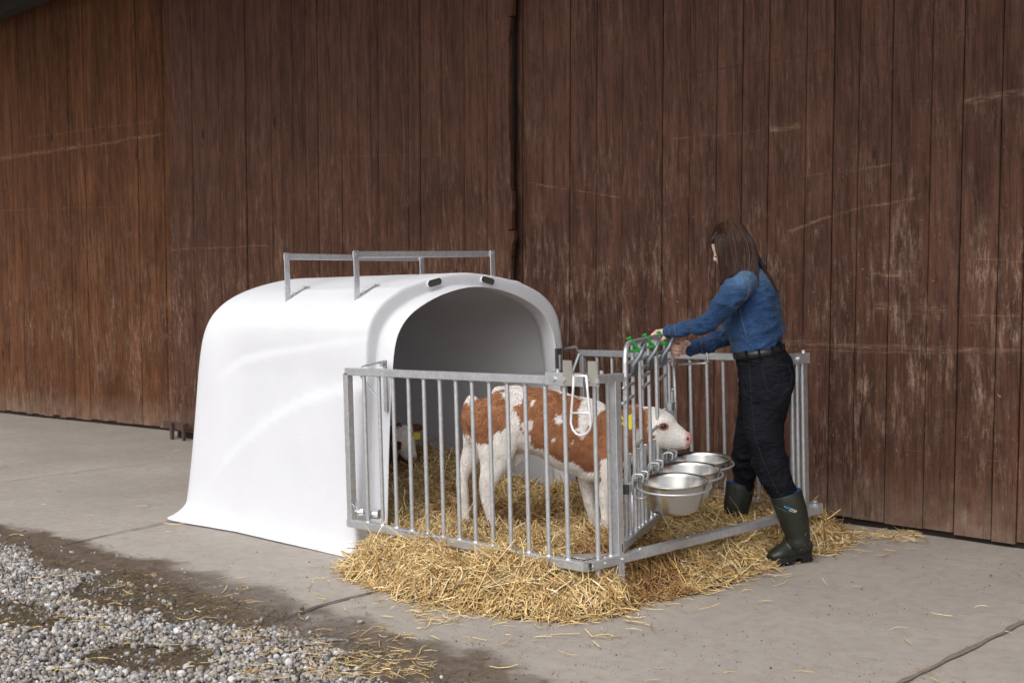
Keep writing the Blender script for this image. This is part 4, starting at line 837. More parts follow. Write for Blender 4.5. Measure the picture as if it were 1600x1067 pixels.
    wt = [c3([(555, 240), (575, 232), (578, 268), (552, 272)]), c3([(498, 375), (520, 360), (570, 355), (560, 400), (535, 420), (505, 412)]), c3([(680, 340), (735, 318), (740, 370), (700, 380)]), c3([(680, 455), (695, 450), (692, 475), (676, 478)]), c3([(790, 475), (800, 470), (798, 500), (785, 500)]),
          c3([(1150, 400), (1185, 405), (1180, 440), (1168, 500), (1150, 480)]), c3([(1230, 270), (1300, 280), (1300, 330), (1240, 345)])]
    b = paint_poly(PX, V, br, 2.0) & ~paint_poly(PX, V, wt, 2.0); C = np.where(b[:, None], BRN+(BRN2-BRN)*np.clip(.5+.6*fbm(V, 7, 3.), 0, 1)[:, None], WHT)
    C = C*(1+.05*fbm(V, 10, 8.))[:, None]; C = np.where(b[:, None], C*(1+.14*fbm(V*np.array([1, 1, .5]), 40, 2.))[:, None], C)
    leg = (V[:, 2] < .42) & ~b; dirt = np.clip(fbm(V, 12, 4.)*.8-.1, 0, 1)*np.clip((.30-V[:, 2])/.2, 0, 1); C = np.where(leg[:, None], C*(1-.45*dirt[:, None]*np.array([.6, .9, 1.3])), C)
    er = (PX[:, 0] < 1003) & (PX[:, 0] > 960) & (PX[:, 1] > 628) & (PX[:, 1] < 662); C[er] = C[er]*.55+np.array([.34, .17, .11])*.45
    pink = np.clip((PX[:, 0]-1069)/6, 0, 1)*(PX[:, 1] < 697); C = C*(1-pink[:, None])+np.array([.62, .33, .30])*pink[:, None]
    ei = np.exp(-(((PX[:, 0]-1037)/7.5)**2+((PX[:, 1]-666)/5.5)**2)); C = C*(1-.75*ei[:, None])+np.array([.45, .17, .08])*.75*ei[:, None]
    C = np.clip(C, 0, .9)
    body = mk('body', V, F, COAT, t, smooth=True, col=C)
    def flow(P):
        a = (P[:, :2]-base)@d; f = np.zeros((len(P), 3)); f[:, :2] = -d*.55; f[:, 2] = -.9; hd = a > .42; f[hd, 2] = -.25; f[hd, :2] = -d*.9; return f
    hm = NT('calf_hair'); hm.set(hm.attr(), .65, 0, .3)
    headm = PX[:, 0] < 1012; Fb = F[headm[F].all(1)]; fur(V, N, Fb, C, 52000, flow, .008, .016, 'fur', body, hm.m)
    fur(V, N, F[~headm[F].all(1)], C, 7000, flow, .005, .010, 'fur', body, hm.m, .0012)
    bv = bvh_of(V, F); eye_at(bv, 1036.6, 666, .0145, body, (.22, .09, .06))
    p, nn = cast(bv, 1074.5, 685.5, .0)
    if p is not None:
        dk = m_simple('nostril', (.10, .03, .03), .5, 0, .2); a_ = nrm(np.cross([0, 0, 1], nn)); b_ = np.cross(nn, a_)
        mk('nostril', [p+nn*.002]+[p+nn*.0005+a_*.006*math.cos(k)+b_*.009*math.sin(k) for k in np.linspace(0, 6.283, 12, endpoint=False)], [(0, 1+k, 1+(k+1) % 12) for k in range(12)], dk, body, True)
    # mouth line and straw crumbs on the lips
    ml = [cast(bv, x, y, .001)[0] for x, y in [(1047, 699.5), (1053, 700.5), (1060, 699.5), (1068, 698), (1074, 697)]]; ml = [q for q in ml if q is not None]
    if len(ml) > 2: MB().tube(ml, .0016, 6).build('mouth', m_simple('lip', (.30, .14, .12), .6), body, True)
    for px, py, off in ((775, 840, .09), (728, 826, -.09), (946, 826, .085), (929, 829, -.08)):
        c = cp(px, py, off); V_, F_ = limb([c+[0, 0, .004], c-[0, 0, .03]], [.027, .034], [.025, .032], n3, 12, False); mk('hoof', V_, F_, HOOF, t, True)
    tp = [(970, 649), (975, 653), (988, 645.5), (989, 665), (985.5, 671.5), (976, 666.5), (971, 662), (973.5, 658)]
    mk_tag(t, [cp(x, y, .345) for x, y in tp], n3)
def mk_tag(t, P, n3):
    m_ = MB().prism(P, n3*.003); m_.build('ear_tag', YEL, t)
calf1()
def calf2():
    b3 = atX(633, 692, -5.98); base = b3[:2]; n = nrm([.72, -.69]); d = np.array([-n[1], n[0]]); n3 = np.array([n[0], n[1], 0])
    def cp(px, py, off=0.): return onV(px, py, base+n*off, n)
    k = np.linalg.norm(cp(634, 690)-cp(633, 690))
    def lb(L): return limb([cp(l[0], l[1], l[4] if len(l) > 4 else 0) for l in L], [l[2]*k for l in L], [l[3] for l in L], n3, 18)
    t = thing('calf', 'calf lying in the straw inside the hutch, only its white-faced head showing', 'calf', (base[0], base[1], .15), 'calves')
    parts = [lb([(622, 672, 12, .05), (628, 680, 18, .075), (632, 694, 17, .07), (638, 706, 12.5, .05), (643, 714, 9.5, .042)]),
             lb([(618, 676, 13, .06, -.05), (606, 700, 24, .08, -.12), (598, 728, 34, .13, -.2), (575, 742, 40, .17, -.35), (545, 742, 38, .16, -.5)]),
             lb([(610, 740, 16, .06, -.1), (606, 756, 13, .06, 0)]),
             lb([(640, 670, 5, .014, -.03), (648, 668, 7, .011, -.05), (656, 667, 7, .008, -.06), (661, 665, 3, .005, -.06)])]
    V, N, F = remesh(parts, .0075, 4); V = V+N*(.003*fbm(V, 18, 2.))[:, None]; PX = PROJ(V-np.c_[((V[:, :2]-base)@n)[:, None]*n[None], np.zeros(len(V))])
    wp = [[(612, 690), (616, 668), (640, 655), (646, 678), (655, 705), (656, 730), (630, 732), (618, 720), (613, 705)]]
    br = [[(619, 689), (625, 684), (629, 692), (627, 701), (620, 703)], [(616, 655), (634, 658), (628, 665), (617, 667)]]
    wm = paint_poly(PX, V, wp, 1.5) & ~paint_poly(PX, V, br, 1.5) & ((V[:, :2]-base)@n > -.085) & (PX[:, 0] < 660) & ~((PX[:, 0] > 645) & (PX[:, 1] < 680))
    C = np.where(wm[:, None], WHT, np.array([.16, .05, .028])); pk = np.clip((PX[:, 1]-709)/5, 0, 1)*(PX[:, 0] > 638); C = C*(1-pk[:, None])+np.array([.50, .26, .24])*pk[:, None]
    C = np.clip(C*(1+.1*fbm(V, 16, 8.))[:, None], 0, .9); body = mk('body', V, F, COAT, t, smooth=True, col=C)
    hm = NT('calf_hair_dark'); hm.set(hm.attr(), .65, 0, .3); fur(V, N, F, C, 6000, lambda P: np.tile([.3, -.2, -.9], (len(P), 1)), .006, .012, 'fur', body, hm.m)
    bv = bvh_of(V, F); eye_at(bv, 624.5, 692, .010, body)
    mk_tag(t, [cp(x, y, -.02) for x, y in [(646.5, 675), (656, 676), (657, 683), (654, 687), (648, 686), (646, 682)]], n3)
calf2()
# ------------------------------------------------------------------ person
def person():
    base = np.array([-3.70, 5.28]); p = nrm([.69, .72]); n = np.array([p[1], -p[0]]); n3 = np.array([n[0], n[1], 0]); p3 = np.array([p[0], p[1], 0])
    def pp(px, py, off=0.): return onV(px, py, base+n*off, n)
    k = np.linalg.norm(pp(1201, 600)-pp(1200, 600))
    def lb(L, off=0., rnd=True, seg=24, g=0.): return limb([pp(l[0], l[1], l[4] if len(l) > 4 else off) for l in L], [(l[2]+g)*k for l in L], [l[3]+g*k for l in L], n3, seg, rnd)
    t = thing('person', 'woman in blue denim shirt, black jeans and green rubber boots bending over the feed gate', 'person', (base[0], base[1], 0))
    # ---- body
    def finger(base_, dirs, lens, rads):
        P = [np.array(base_, float)]; 
        for d_, l in zip(dirs, lens): P.append(P[-1]+nrm(d_)*l)
        return P
    def hand(wrist, x, y, z, curl=1.):
        """x along hand, y towards the index side, z back of the hand"""
        out = []; wrist = np.array(wrist); f = lambda a, b, c: wrist+x*a+y*b+z*c
        out.append(limb([f(-.05, 0, 0), f(0, 0, 0), f(.03, 0, .002), f(.066, .0, .002)], [.019, .017, .015, .013], [.026, .026, .036, .037], y, 16))
        for yo, L, r in ((.029, .95, .0088), (.0105, 1.05, .0090), (-.0085, 1., .0086), (-.0265, .82, .0078)):
            a = f(.070-abs(yo-.005)*.15, yo, .0); q = [a]
            for ang, l in ((38, .034*L), (115, .028*L), (185, .020*L)):
                an = R_(ang*curl); q.append(q[-1]+(x*math.cos(an)-z*math.sin(an))*l)
            out.append(limb(q, [r*1.1, r*1.08, r, r*.85], [r*1.02, r*1.02, r*.95, r*.8], y, 12))
        q = [f(.008, .022, -.004), f(.030, .040, -.014), f(.052, .038, -.030), f(.062, .020, -.040)]
        out.append(limb(q, [.013, .0115, .0100, .0085], [.013, .011, .0095, .008], z, 12)); return out
    wr1 = pp(1047, 519, -.05); wr2 = pp(1078, 545, -.13)
    x1 = nrm(-p3*.96+np.array([0, 0, -.06])-n3*.1); z1 = nrm(np.array([0, 0, 1.])*.93+n3*.25); z1 = nrm(z1-x1*(z1@x1)); y1 = np.cross(z1, x1)
    x2 = nrm(-p3*.97+np.array([0, 0, .10])+n3*.15); z2 = nrm(-n3*.92+np.array([0, 0, .35])); z2 = nrm(z2-x2*(z2@x2)); y2 = np.cross(z2, x2)
    if y2[2] < 0: y2 = -y2
    H = [lb([(1143, 371, 20, .064), (1137, 381, 25, .070), (1136, 396, 20.5, .062), (1136, 412, 15, .050), (1136, 424, 9, .035)]),
         lb([(1122, 396, 6, .020), (1118, 405, 3.5, .012)]), lb([(1152, 400, 16, .055), (1163, 415, 16, .055), (1175, 432, 17, .06)]),
         lb([(1178, 432, 16, .12), (1180, 460, 26, .12), (1180, 500, 28, .115), (1184, 545, 30, .11), (1196, 590, 36, .13)]),
         lb([(1163, 446, 9, .035, .11), (1114, 500, 8, .030, .11), (1080, 512, 9, .03, .05), (1047, 520, 6, .024, -.01)]),
         lb([(1168, 446, 9, .035, -.11), (1140, 520, 10, .035, -.19), (1105, 535, 6, .02, -.16), (1078, 545, 6, .022, -.13)]),
         lb([(1197, 600, 24, .06, .08), (1196, 700, 14, .04, .12), (1224, 770, 9, .03, .16), (1234, 800, 8, .028, .165)]),
         lb([(1192, 600, 24, .06, -.08), (1170, 700, 12, .04, -.15), (1164, 745, 8, .03, -.19), (1160, 770, 7, .025, -.2)])]
    H += hand(wr1, x1, y1, z1, 1.0)+hand(wr2, x2, y2, z2, 1.05)
    V, N, F = remesh(H, .0034, 3, .5); sk = NT('skin'); nz = sk.noise(40, 4); c = sk.mix(nz, (.68, .42, .33), (.80, .56, .46)); sk.bump(sk.noise(220, 2), .001, .4)
    # knuckle and crease reddening is real skin colour
    c = sk.mix(sk.ramp(sk.noise(26, 3), [(.52, 0.), (.7, .5)]), c, (.52, .20, .15)); sk.set(c, .5, 0, .4); sk.b.inputs['Subsurface Weight'].default_value = .08; sk.b.inputs['Subsurface Radius'].default_value = (.01, .004, .002)
    body = mk('body', V, F, sk.m, t, smooth=True)
    bv = bvh_of(V, F); q = [cast(bv, x, y, .002)[0] for x, y in ((1114, 399), (1117, 401), (1120, 401))]; q = [a for a in q if a is not None]
    if len(q) > 1: MB().tube(q, .0025, 6).build('eyelashes', m_simple('lashes', (.01, .007, .005), .6), body)
    # ---- shirt
    def denim(nm, a, b, fade=True):
        m_ = NT(nm); tw = m_.n('ShaderNodeTexWave'); tw.inputs['Scale'].default_value = 160; tw.inputs['Distortion'].default_value = 2; m_.l(m_.map((1, 1, 1), (0, R_(40), R_(20))), tw.inputs['Vector'])
        n1 = m_.noise(7, 6, .65); n2 = m_.noise(55, 4, .7); c_ = m_.mix(m_.ramp(n1, [(.35, 0.), (.7, 1.)]), a, b); c_ = m_.mix(m_.ramp(n2, [(.5, 0.), (.75, .4)]), c_, tuple(min(1, x*1.5) for x in b))
        c_ = m_.mix(1., c_, m_.attr(), 'MULTIPLY'); b1 = m_.bump(m_.ma('ADD', m_.ma('MULTIPLY', tw.outputs[1], .25), n2), .0025, .5); m_.bump(m_.noise(11, 3, .55, m_.map((1, 1, 1.8), (.3, .5, 0)), 1.2), .05, .55, b1); m_.set(c_, .85, 0, .15); m_.b.inputs['Sheen Weight'].default_value = .10 if 'blue' in nm else 0.; return m_.m
    SH = denim('blue_denim', (.014, .038, .098), (.026, .066, .155)); JE = denim('black_denim', (.004, .004, .007), (.008, .009, .013))
    parts = [lb([(1186, 552, 36, .118), (1184, 542, 39, .125), (1181, 527, 43.5, .130), (1180, 508, 44, .134), (1181, 486, 40.5, .136), (1181, 462, 35.5, .140), (1178, 441, 27, .138), (1176, 427, 18, .115), (1173, 418, 13, .07)]),
             lb([(1168, 440, 21, .055, .105), (1156, 449, 20.5, .055, .145), (1136, 472, 17.5, .050, .15), (1115, 496, 15.5, .046, .13), (1095, 507, 13.5, .042, .09), (1070, 513, 11.5, .038, .04), (1046, 520, 9.5, .034, -.01)]),
             lb([(1168, 440, 22, .06, -.115), (1150, 480, 19, .055, -.17), (1140, 520, 17, .05, -.2), (1112, 534, 14.5, .044, -.17), (1095, 539, 12, .04, -.15), (1080, 545, 10, .034, -.13)])]
    V, N, F = remesh(parts, .006, 5, .5)
    hh = lambda L: L
    # folds: stretched ridges, strongest at elbow, armpit and waist
    def folds(V, N, dirv, sc, amp, o):
        dirv = nrm(dirv); W_ = V+np.stack([fbm(V, 6, o), fbm(V, 6, o+4), fbm(V, 6, o+9)], 1)*.03; a = W_@dirv; Q = W_-a[:, None]*dirv*.72
        r = 1-np.abs(vn(Q, sc, o)); r2 = 1-np.abs(vn(Q, sc*2.1, o+3)); return amp*(r**3-.35)+amp*.45*(r2**3-.35)
    PX = PROJ(V); offn = (V[:, :2]-base)@n
    arm = (PX[:, 0] < 1150) & (PX[:, 1] < 530+0*PX[:, 0]); am = np.clip((1160-PX[:, 0])/20, 0, 1)
    fa = folds(V, N, np.cross(n3, nrm(pp(1160, 440)-pp(1110, 500))), 13, .017, 1.); fb = folds(V, N, p3*.9+np.array([0, 0, .35]), 11, .017, 5.)
    wz = np.clip((PX[:, 1]-430)/70, .15, 1); V = V+N*((fa*am+fb*(1-am)*wz))[:, None]
    # shirt hem blouses over the belt
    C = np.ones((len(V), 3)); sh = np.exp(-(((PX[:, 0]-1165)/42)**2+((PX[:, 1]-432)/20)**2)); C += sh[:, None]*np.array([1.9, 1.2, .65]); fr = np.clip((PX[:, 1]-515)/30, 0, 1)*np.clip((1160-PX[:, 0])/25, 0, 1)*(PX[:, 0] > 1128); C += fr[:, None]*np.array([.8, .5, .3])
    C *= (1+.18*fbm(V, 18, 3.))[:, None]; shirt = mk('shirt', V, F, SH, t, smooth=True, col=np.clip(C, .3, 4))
    bs = bvh_of(V, F); ST = m_simple('tan_thread', (.17, .13, .10), .8); STD = m_simple('dark_seam', (.012, .03, .08), .9)
    def seam(pts, r=.0012, mat=ST, par=shirt, bv_=None, name='seam', dash=False):
        L = []; bv_ = bv_ or bs
        for a, b in zip(pts[:-1], pts[1:]):
            for u in np.linspace(0, 1, 9)[:-1]: L.append((a[0]+(b[0]-a[0])*u, a[1]+(b[1]-a[1])*u))
        L.append(pts[-1]); Q = []
        for x, y in L:
            h = cast(bv_, x, y, .0008)[0]
            if h is not None and (not Q or np.linalg.norm(h-Q[-1]) < .06): Q.append(h)
        if len(Q) > 2: MB().tube(Q, r, 5).build(name, mat, par)
    c5 = lambda L: [(1000+x*.2717, 330+y*.2717) for x, y in L]
    seam(c5([(565, 342), (600, 365), (622, 410), (628, 450), (618, 490), (590, 530), (555, 560)])); seam(c5([(615, 375), (660, 362), (700, 358), (740, 372), (765, 400)])); seam(c5([(575, 555), (585, 620), (605, 690), (620, 755)]))
    seam(c5([(197, 650), (200, 690), (212, 735)])); seam(c5([(163, 668), (168, 700), (182, 733)]), .001); seam([(1096, 530), (1095, 540), (1098, 552)]); seam([(1095, 533), (1112, 528), (1130, 522)])
    # collar
    cl = MB(); ring = []
    for a in np.linspace(-.3, 3.9, 22): 
        ring.append((math.cos(a), math.sin(a)))
    cc = pp(1176, 417, 0); up_ = nrm(np.array([0, 0, 1.])*.9-p3*.35); e1 = nrm(p3-up_*(p3@up_)); e2 = n3
    Vc = []; 
    for a in np.linspace(-2.3, 2.3, 26):
        for h_, rr_ in ((0, 1.), (.036, 1.02), (.038, 1.08), (.004, 1.28)):
            Vc.append(cc+e1*.052*rr_*math.cos(a)+e2*.062*rr_*math.sin(a)+up_*(h_-.012))
    Fc = [(i*4+j, i*4+j+1, (i+1)*4+j+1, (i+1)*4+j) for i in range(25) for j in range(3)]
    mk('collar', Vc, Fc, SH, shirt, smooth=True, col=np.full((len(Vc), 3), 1.15))
    # ---- jeans
    parts = [lb([(1186, 549, 37.5, .135), (1189, 560, 39.5, .140), (1196, 578, 44, .155), (1199, 598, 43, .158), (1198, 615, 37, .15), (1196, 632, 28, .12)]),
             lb([(1199, 595, 42, .09, .07), (1196, 630, 36, .088, .085), (1193, 660, 31, .084, .10), (1197, 695, 27, .078, .12), (1203, 720, 25.5, .074, .14), (1213, 745, 23.5, .068, .155), (1224, 768, 20.5, .060, .165), (1233, 792, 18, .055, .17)]),
             lb([(1188, 600, 34, .085, -.08), (1180, 640, 26, .08, -.12), (1172, 675, 23, .075, -.15), (1166, 708, 23, .072, -.18), (1165, 735, 18.5, .065, -.19), (1164, 756, 16, .058, -.2), (1160, 785, 14, .05, -.2)])]
    V, N, F = remesh(parts, .006, 5, .5); PX = PROJ(V); a1 = folds(V, N, p3, 11, .013, 2.); kz = .25+.9*np.exp(-((PX[:, 1]-725)/45)**2)+.5*np.exp(-((PX[:, 1]-630)/30)**2); V = V+N*(a1*kz)[:, None]
    C = np.ones((len(V), 3))*(1+.2*fbm(V, 12, 3.))[:, None]; C += (np.clip(fbm(V, 5, 9.), 0, 1)*.25)[:, None]; jeans = mk('jeans', V, F, JE, t, smooth=True, col=np.clip(C, .4, 3)); bj = bvh_of(V, F)
    c5b = lambda L: [(1100+x*.2436, 540+y*.2436) for x, y in L]; GS = m_simple('grey_thread', (.022, .022, .028), .9)
    for L in ([(370, 120), (540, 125), (565, 190), (550, 270), (490, 325), (405, 285), (370, 120)], [(200, 95), (215, 118), (285, 115)], [(290, 70), (295, 200), (310, 420), (330, 600), (390, 760), (450, 890), (480, 950)]): seam(c5b(L), .0011, GS, jeans, bj, 'stitching')
    # ---- belt
    bt = NT('black_leather'); bn = bt.noise(60, 4); bt.bump(bn, .001, .4); bt.set((.016, .015, .015), .38, 0, .5)
    cB = pp(1185, 549.5, 0); upb = nrm(np.array([0, 0, 1.])-p3*.14); f1 = nrm(p3-upb*(p3@upb)); f2 = n3; m_ = 48; VB = []
    for rr_, h_ in ((1.0, -.017), (1.03, -.017), (1.035, 0), (1.03, .017), (1.0, .017)):
        for i in range(m_): a = 2*math.pi*i/m_; VB.append(cB+f1*(38.4*k)*rr_*math.cos(a)+f2*.139*rr_*math.sin(a)+upb*h_)
    FB = [(j*m_+i, j*m_+(i+1) % m_, (j+1)*m_+(i+1) % m_, (j+1)*m_+i) for j in range(4) for i in range(m_)]; belt = mk('belt', VB, FB, bt.m, t, smooth=True)
    for an in (2.25, 1.75, 1.2, .75, .2):
        q = cB+f1*(38.4*k)*1.05*math.cos(an)+f2*.139*1.05*math.sin(an); tn = nrm(-f1*(39.5*k)*math.sin(an)+f2*.147*math.cos(an)); nn = np.cross(tn, upb); MB().box(q, tn*.006, upb*.024, nn*.003, .001).build('belt_loop', JE, jeans).data.color_attributes.new('tint', 'FLOAT_COLOR', 'POINT').data.foreach_set('color', np.ones(4*16, np.float32))
    # ---- boots
    RB = NT('dark_green_rubber'); rn = RB.noise(18, 4); RB.bump(RB.noise(90, 2), .0008, .3); RB.set(RB.mix(rn, (.012, .015, .0105), (.021, .024, .017)), RB.ma('MULTIPLY_ADD', rn, .25, .33), 0, .5)
    SO = m_simple('black_rubber_sole', (.010, .010, .011), .55); LN = m_simple('blue_lining', (.008, .05, .19), .8); DS = m_simple('straw_dust', (.30, .22, .12), .9)
    def boot(shaft, heel, toe, off0, lab, logo=False, sh_side=None):
        """shaft: (px,py,r,rb,off) from top down; heel/toe ground points"""
        heel = np.array(heel); toe = np.array(toe); fd = nrm(toe-heel); fd[2] = 0; fd = nrm(fd); sd_ = np.cross([0, 0, 1], fd); Lf = np.linalg.norm((toe-heel)[:2]); z0 = heel[2]; up = np.array([0, 0, 1.])
        fp = lambda a, h, s=0: heel+fd*a*Lf+np.array([0, 0, h])+sd_*s+up*(toe[2]-heel[2])*a
        P = [pp(l[0], l[1], l[4]) for l in shaft]; shp = limb(P, [l[2]*k for l in shaft], [l[3] for l in shaft], n3, 28, False)
        foot = limb([fp(.06, .060), fp(.22, .066), fp(.42, .066), (fp(.62, .056)), fp(.82, .046), fp(.95, .040)], [.046, .052, .058, .044, .031, .020], [.034, .037, .040, .045, .045, .032], sd_, 24)
        ank = limb([P[-2], P[-1], fp(.26, .13), fp(.28, .09), fp(.30, .06)], [shaft[-2][2]*k*.98, shaft[-1][2]*k, .058, .062, .055], [.045, .045, .044, .042, .038], n3, 24)
        ins = limb([P[-1], fp(.42, .085), fp(.60, .055)], [.050, .048, .036], [.040, .042, .042], n3, 24)
        V, N, F = remesh([shp, foot, ank, ins], .0045, 9, .5)
        b = mk('boot', V, F, RB.m, t, smooth=True); 
        if lab: b['label'] = lab
        # sole with a heel block and tread lugs
        out = []; 
        for a, w_ in ((-.03, .018), (.0, .030), (.08, .037), (.2, .038), (.38, .036), (.55, .042), (.72, .050), (.86, .047), (.95, .036), (1.0, .020)): out.append((a, w_))
        poly = [fp(a, 0, w_) for a, w_ in out]+[fp(a, 0, -w_) for a, w_ in out[::-1]]
        top = lambda a: .026+.016*max(0, 1-a*1.6)+.010*math.exp(-((a-.42)/.12)**2)*0
        m2 = MB(); n_ = len(poly); al = [a for a, _ in out]+[a for a, _ in out[::-1]]
        lo = [q+up*(.012 if not (.32 < a < .5) else .022) for q, a in zip(poly, al)]; hi = [q+up*(.034+(.012 if a < .35 else (.010 if a < .5 else .0))) for q, a in zip(poly, al)]
        cen = (fp(.5, 0)); hi2 = [cen+(h-cen)*.93+up*.006 for h in hi]
        m2.add(lo+hi+hi2, [tuple(range(n_))]+[(i, (i+1) % n_, n_+(i+1) % n_, n_+i) for i in range(n_)]+[(n_+i, n_+(i+1) % n_, 2*n_+(i+1) % n_, 2*n_+i) for i in range(n_)]+[tuple(range(3*n_-1, 2*n_-1, -1))])
        so_ = m2.build('sole', SO, b)
        for a in (.02, .13, .24, .56, .68, .80, .91):
            w_ = np.interp(a, [x for x, _ in out], [y for _, y in out]); MB().box(fp(a, .007), fd*.009, sd_*(w_*1.0), up*.0068, .002).build('tread_lug', SO, so_)
        # lining rim
        a = nrm(P[0]-P[1]); l0 = shaft[0]; sv = n3; u = nrm(np.cross(a, sv)); sv = np.cross(u, a); nn_ = 36; VV = []
        for f_, h_ in ((1.005, -.004), (1.01, .004), (.985, .008), (.95, .004), (.93, -.03)):
            for i in range(nn_): an = 2*math.pi*i/nn_; VV.append(P[0]+a*h_+u*(l0[2]*k)*f_*math.cos(an)+sv*l0[3]*f_*math.sin(an))
        mk('boot_rim', VV[:4*nn_], [(j*nn_+i, j*nn_+(i+1) % nn_, (j+1)*nn_+(i+1) % nn_, (j+1)*nn_+i) for j in range(3) for i in range(nn_)], RB.m, b, smooth=True)
        LV = [v+a*.0015 for v in VV[2*nn_:3*nn_]]; LV2 = [P[0]+(v-P[0])*.80+a*.002 for v in LV]
        mk('lining', LV+LV2, [(i, (i+1) % nn_, nn_+(i+1) % nn_, nn_+i) for i in range(nn_)]+[tuple(range(2*nn_-1, nn_-1, -1))], LN, b)
        bb = bvh_of(V, F); c1 = lambda L: [(1190+x*.1218, 765+y*.1218) for x, y in L]
        if logo:
            for L in ([(150, 195), (220, 232), (330, 285), (430, 335), (510, 368), (600, 380)], [(330, 600), (380, 690), (430, 755), (480, 778), (530, 755), (560, 700)], [(230, 895), (300, 850), (380, 790)], [(550, 590), (575, 550), (600, 520)]): seam(c1(L), .0018, RB.m, b, bb, 'moulded_line')
            for word, x0, x1, mt in (('nora', 1225.6, 1235.2, m_simple('blue_print', (.03, .42, .85), .5)), ('max', 1235.8, 1245.2, m_simple('white_print', (.75, .75, .75), .5))):
                cu = bpy.data.curves.new('t', 'FONT'); cu.body = word; cu.resolution_u = 2; to = bpy.data.objects.new('t', cu); COL.objects.link(to); dg = bpy.context.evaluated_depsgraph_get(); me = to.evaluated_get(dg).to_mesh()
                TV = np.array([v.co[:2] for v in me.vertices]); TF = [tuple(q.vertices) for q in me.polygons]; to.evaluated_get(dg).to_mesh_clear(); bpy.data.objects.remove(to)
                mn = TV.min(0); mx = TV.max(0); W_ = mx[0]-mn[0]; sl = .40; QV = []
                for x, y in TV:
                    uu = (x-mn[0])/W_; px = x0+(x1-x0)*uu; py = 792.3+(px-1225.6)*sl-(y)/max(.5, .52)*3.2; h = cast(bb, px, py, .0012)[0]; QV.append(h if h is not None else P[1])
                lg = mk('logo_lettering', QV, TF, mt, b)
            q = [cast(bb, x, 796.6+(x-1232)*.38, .001)[0] for x in np.linspace(1232, 1243, 8)]; MB().tube([a for a in q if a is not None], .0009, 4).build('logo_underline', mt, b)
        else:
            seam([(1142, 766), (1152, 782), (1165, 796), (1172, 801)], .0018, RB.m, b, bb, 'moulded_line')
    h1 = G(1263, 874); t1 = G(1203, 882); 
    boot([(1228.5, 773, 24.7, .068, .165), (1234, 790, 24.3, .067, .165), (1239, 806, 23.2, .062, .165), (1243, 822, 21, .055, .165), (1247, 838, 18.3, .047, .165), (1248, 850, 18, .044, .165)], h1, t1, .165, 'near dark green rubber boot with blue and white lettering, standing on the concrete', True)
    bz = .03; h2 = pp(1168, 828, -.2); h2 = np.array([h2[0], h2[1], bz]); t2 = h2-p3*.24
    boot([(1157, 757.5, 23.5, .062, -.2), (1154, 775, 22.5, .060, -.2), (1151, 792, 21, .056, -.2), (1150, 806, 18.5, .048, -.2), (1151, 818, 17, .044, -.2)], h2, t2, -.2, 'far dark green rubber boot sunk in the straw inside the pen')
    # ---- hair
    HM = NT('brown_hair'); HM.set(HM.mix(1., HM.attr(), HM.ramp(HM.noise(30, 3, .6, HM.map((1, 1, .1))), [(.3, .85), (.7, 1.15)]), 'MULTIPLY'), .36, 0, .4)
    parts = [lb([(1143, 360, 15, .05), (1142, 369, 25, .080), (1144, 380, 29.5, .088), (1147, 398, 29, .088), (1150, 415, 24, .08), (1156, 424, 14, .06)]), lb([(1128, 361, 12, .06), (1119, 372, 9, .055), (1115, 377, 5, .045)]),
             lb([(1130, 372, 14, .03, .06), (1131, 395, 12.5, .02, .075), (1133, 418, 8, .014, .085), (1131, 436, 3.5, .008, .085)])]
    V, N, F = remesh(parts, .006, 4); V = V+N*(.003*vn(V*np.array([1, 1, .12]), 60))[:, None]
    hair = mk('hair', V, F, HM.m, t, smooth=True, col=np.tile([.022, .009, .006], (len(V), 1))*(1+.3*vn(V*np.array([1, 1, .1]), 45))[:, None])
    SV = []; SF = []; SCc = []; base_i = 0; NS = 2600
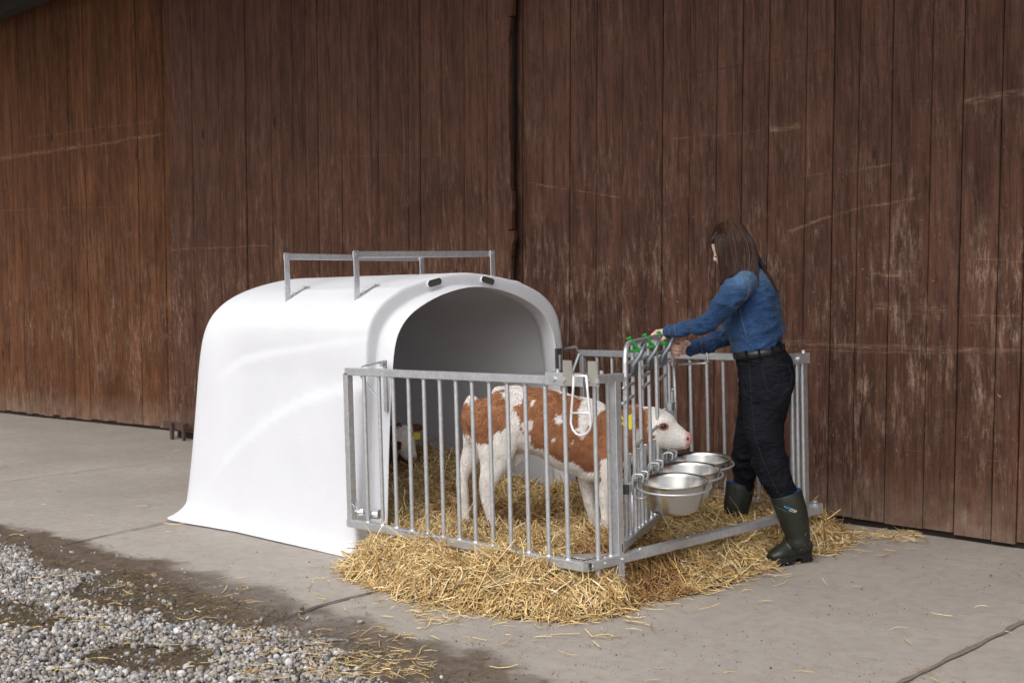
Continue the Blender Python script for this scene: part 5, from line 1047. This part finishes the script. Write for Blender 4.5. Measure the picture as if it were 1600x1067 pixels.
    for i in range(NS):
        u = RS.rand(); side = RS.rand(); jit = RS.normal(0, 1, 6)
        if side < .68:      # near side curtain
            r = pp(1122+u*34, 352-6*math.sin(u*3.1)+jit[0], .015+.03*RS.rand()); a_ = pp(1120+u*57+jit[1], 370+u*4, .095+.008*jit[2]*.4); b_ = pp(1121+u*62+jit[1], 398, .103+.004*jit[3]); 
            e_ = pp(1127+u*(52+jit[4]*4)+jit[2]*1.5, (446 if u < .2 else 440-14*min(1, (u-.2)*3))+jit[4]*3+u*16, .098+.05*min(1, u*2)*(1 if u > .1 else 0)); P = [r, a_, b_, (b_+e_)/2+n3*.004, e_]
        elif side < .88:    # back of the head
            v = RS.uniform(-.07, .09); r = pp(1150+4*jit[0], 349, v*.3); a_ = pp(1170+jit[1]*1.5, 370, v); b_ = pp(1183+jit[2]*1.5, 400, v*1.05); e_ = pp(1196+u*20+jit[3]*1.5, 425+u*34, v*.9+.03); P = [r, a_, b_, e_]
        else:               # front, over the forehead
            v = RS.uniform(-.06, .06); r = pp(1140+3*jit[0], 347, v*.3); a_ = pp(1124+jit[1], 359, v); b_ = pp(1112+jit[2]*.8, 376+jit[3], v); P = [r, a_, b_]
        c = np.array([.036, .0145, .009])*RS.uniform(.5, 1.4); c = c if RS.rand() > .12 else np.array([.12, .055, .030])*RS.uniform(.6, 1.1)
        m_ = MB().tube([P[0]]+[x for x in np.array([np.array(P)[min(int(q), len(P)-2)]*(1-(q-min(int(q), len(P)-2)))+np.array(P)[min(int(q), len(P)-2)+1]*(q-min(int(q), len(P)-2)) for q in np.linspace(.25, len(P)-1, (len(P)-1)*3)])], .0013, 3, False)
        Vn = np.vstack(m_.V)
        # relax the polyline
        R3 = Vn.reshape(-1, 3, 3); R3[1:-1] = (R3[:-2]+2*R3[1:-1]+R3[2:])/4; R3[-1] = R3[-1].mean(0)+(R3[-1]-R3[-1].mean(0))*.3; Vn = R3.reshape(-1, 3)
        SV.append(Vn); SF += [tuple(q+base_i for q in f) for f in m_.F]; base_i += len(Vn); SCc.append(np.tile(c, (len(Vn), 1)))
    mk('hair_strands', np.vstack(SV), SF, HM.m, hair, smooth=True, col=np.vstack(SCc))
person()
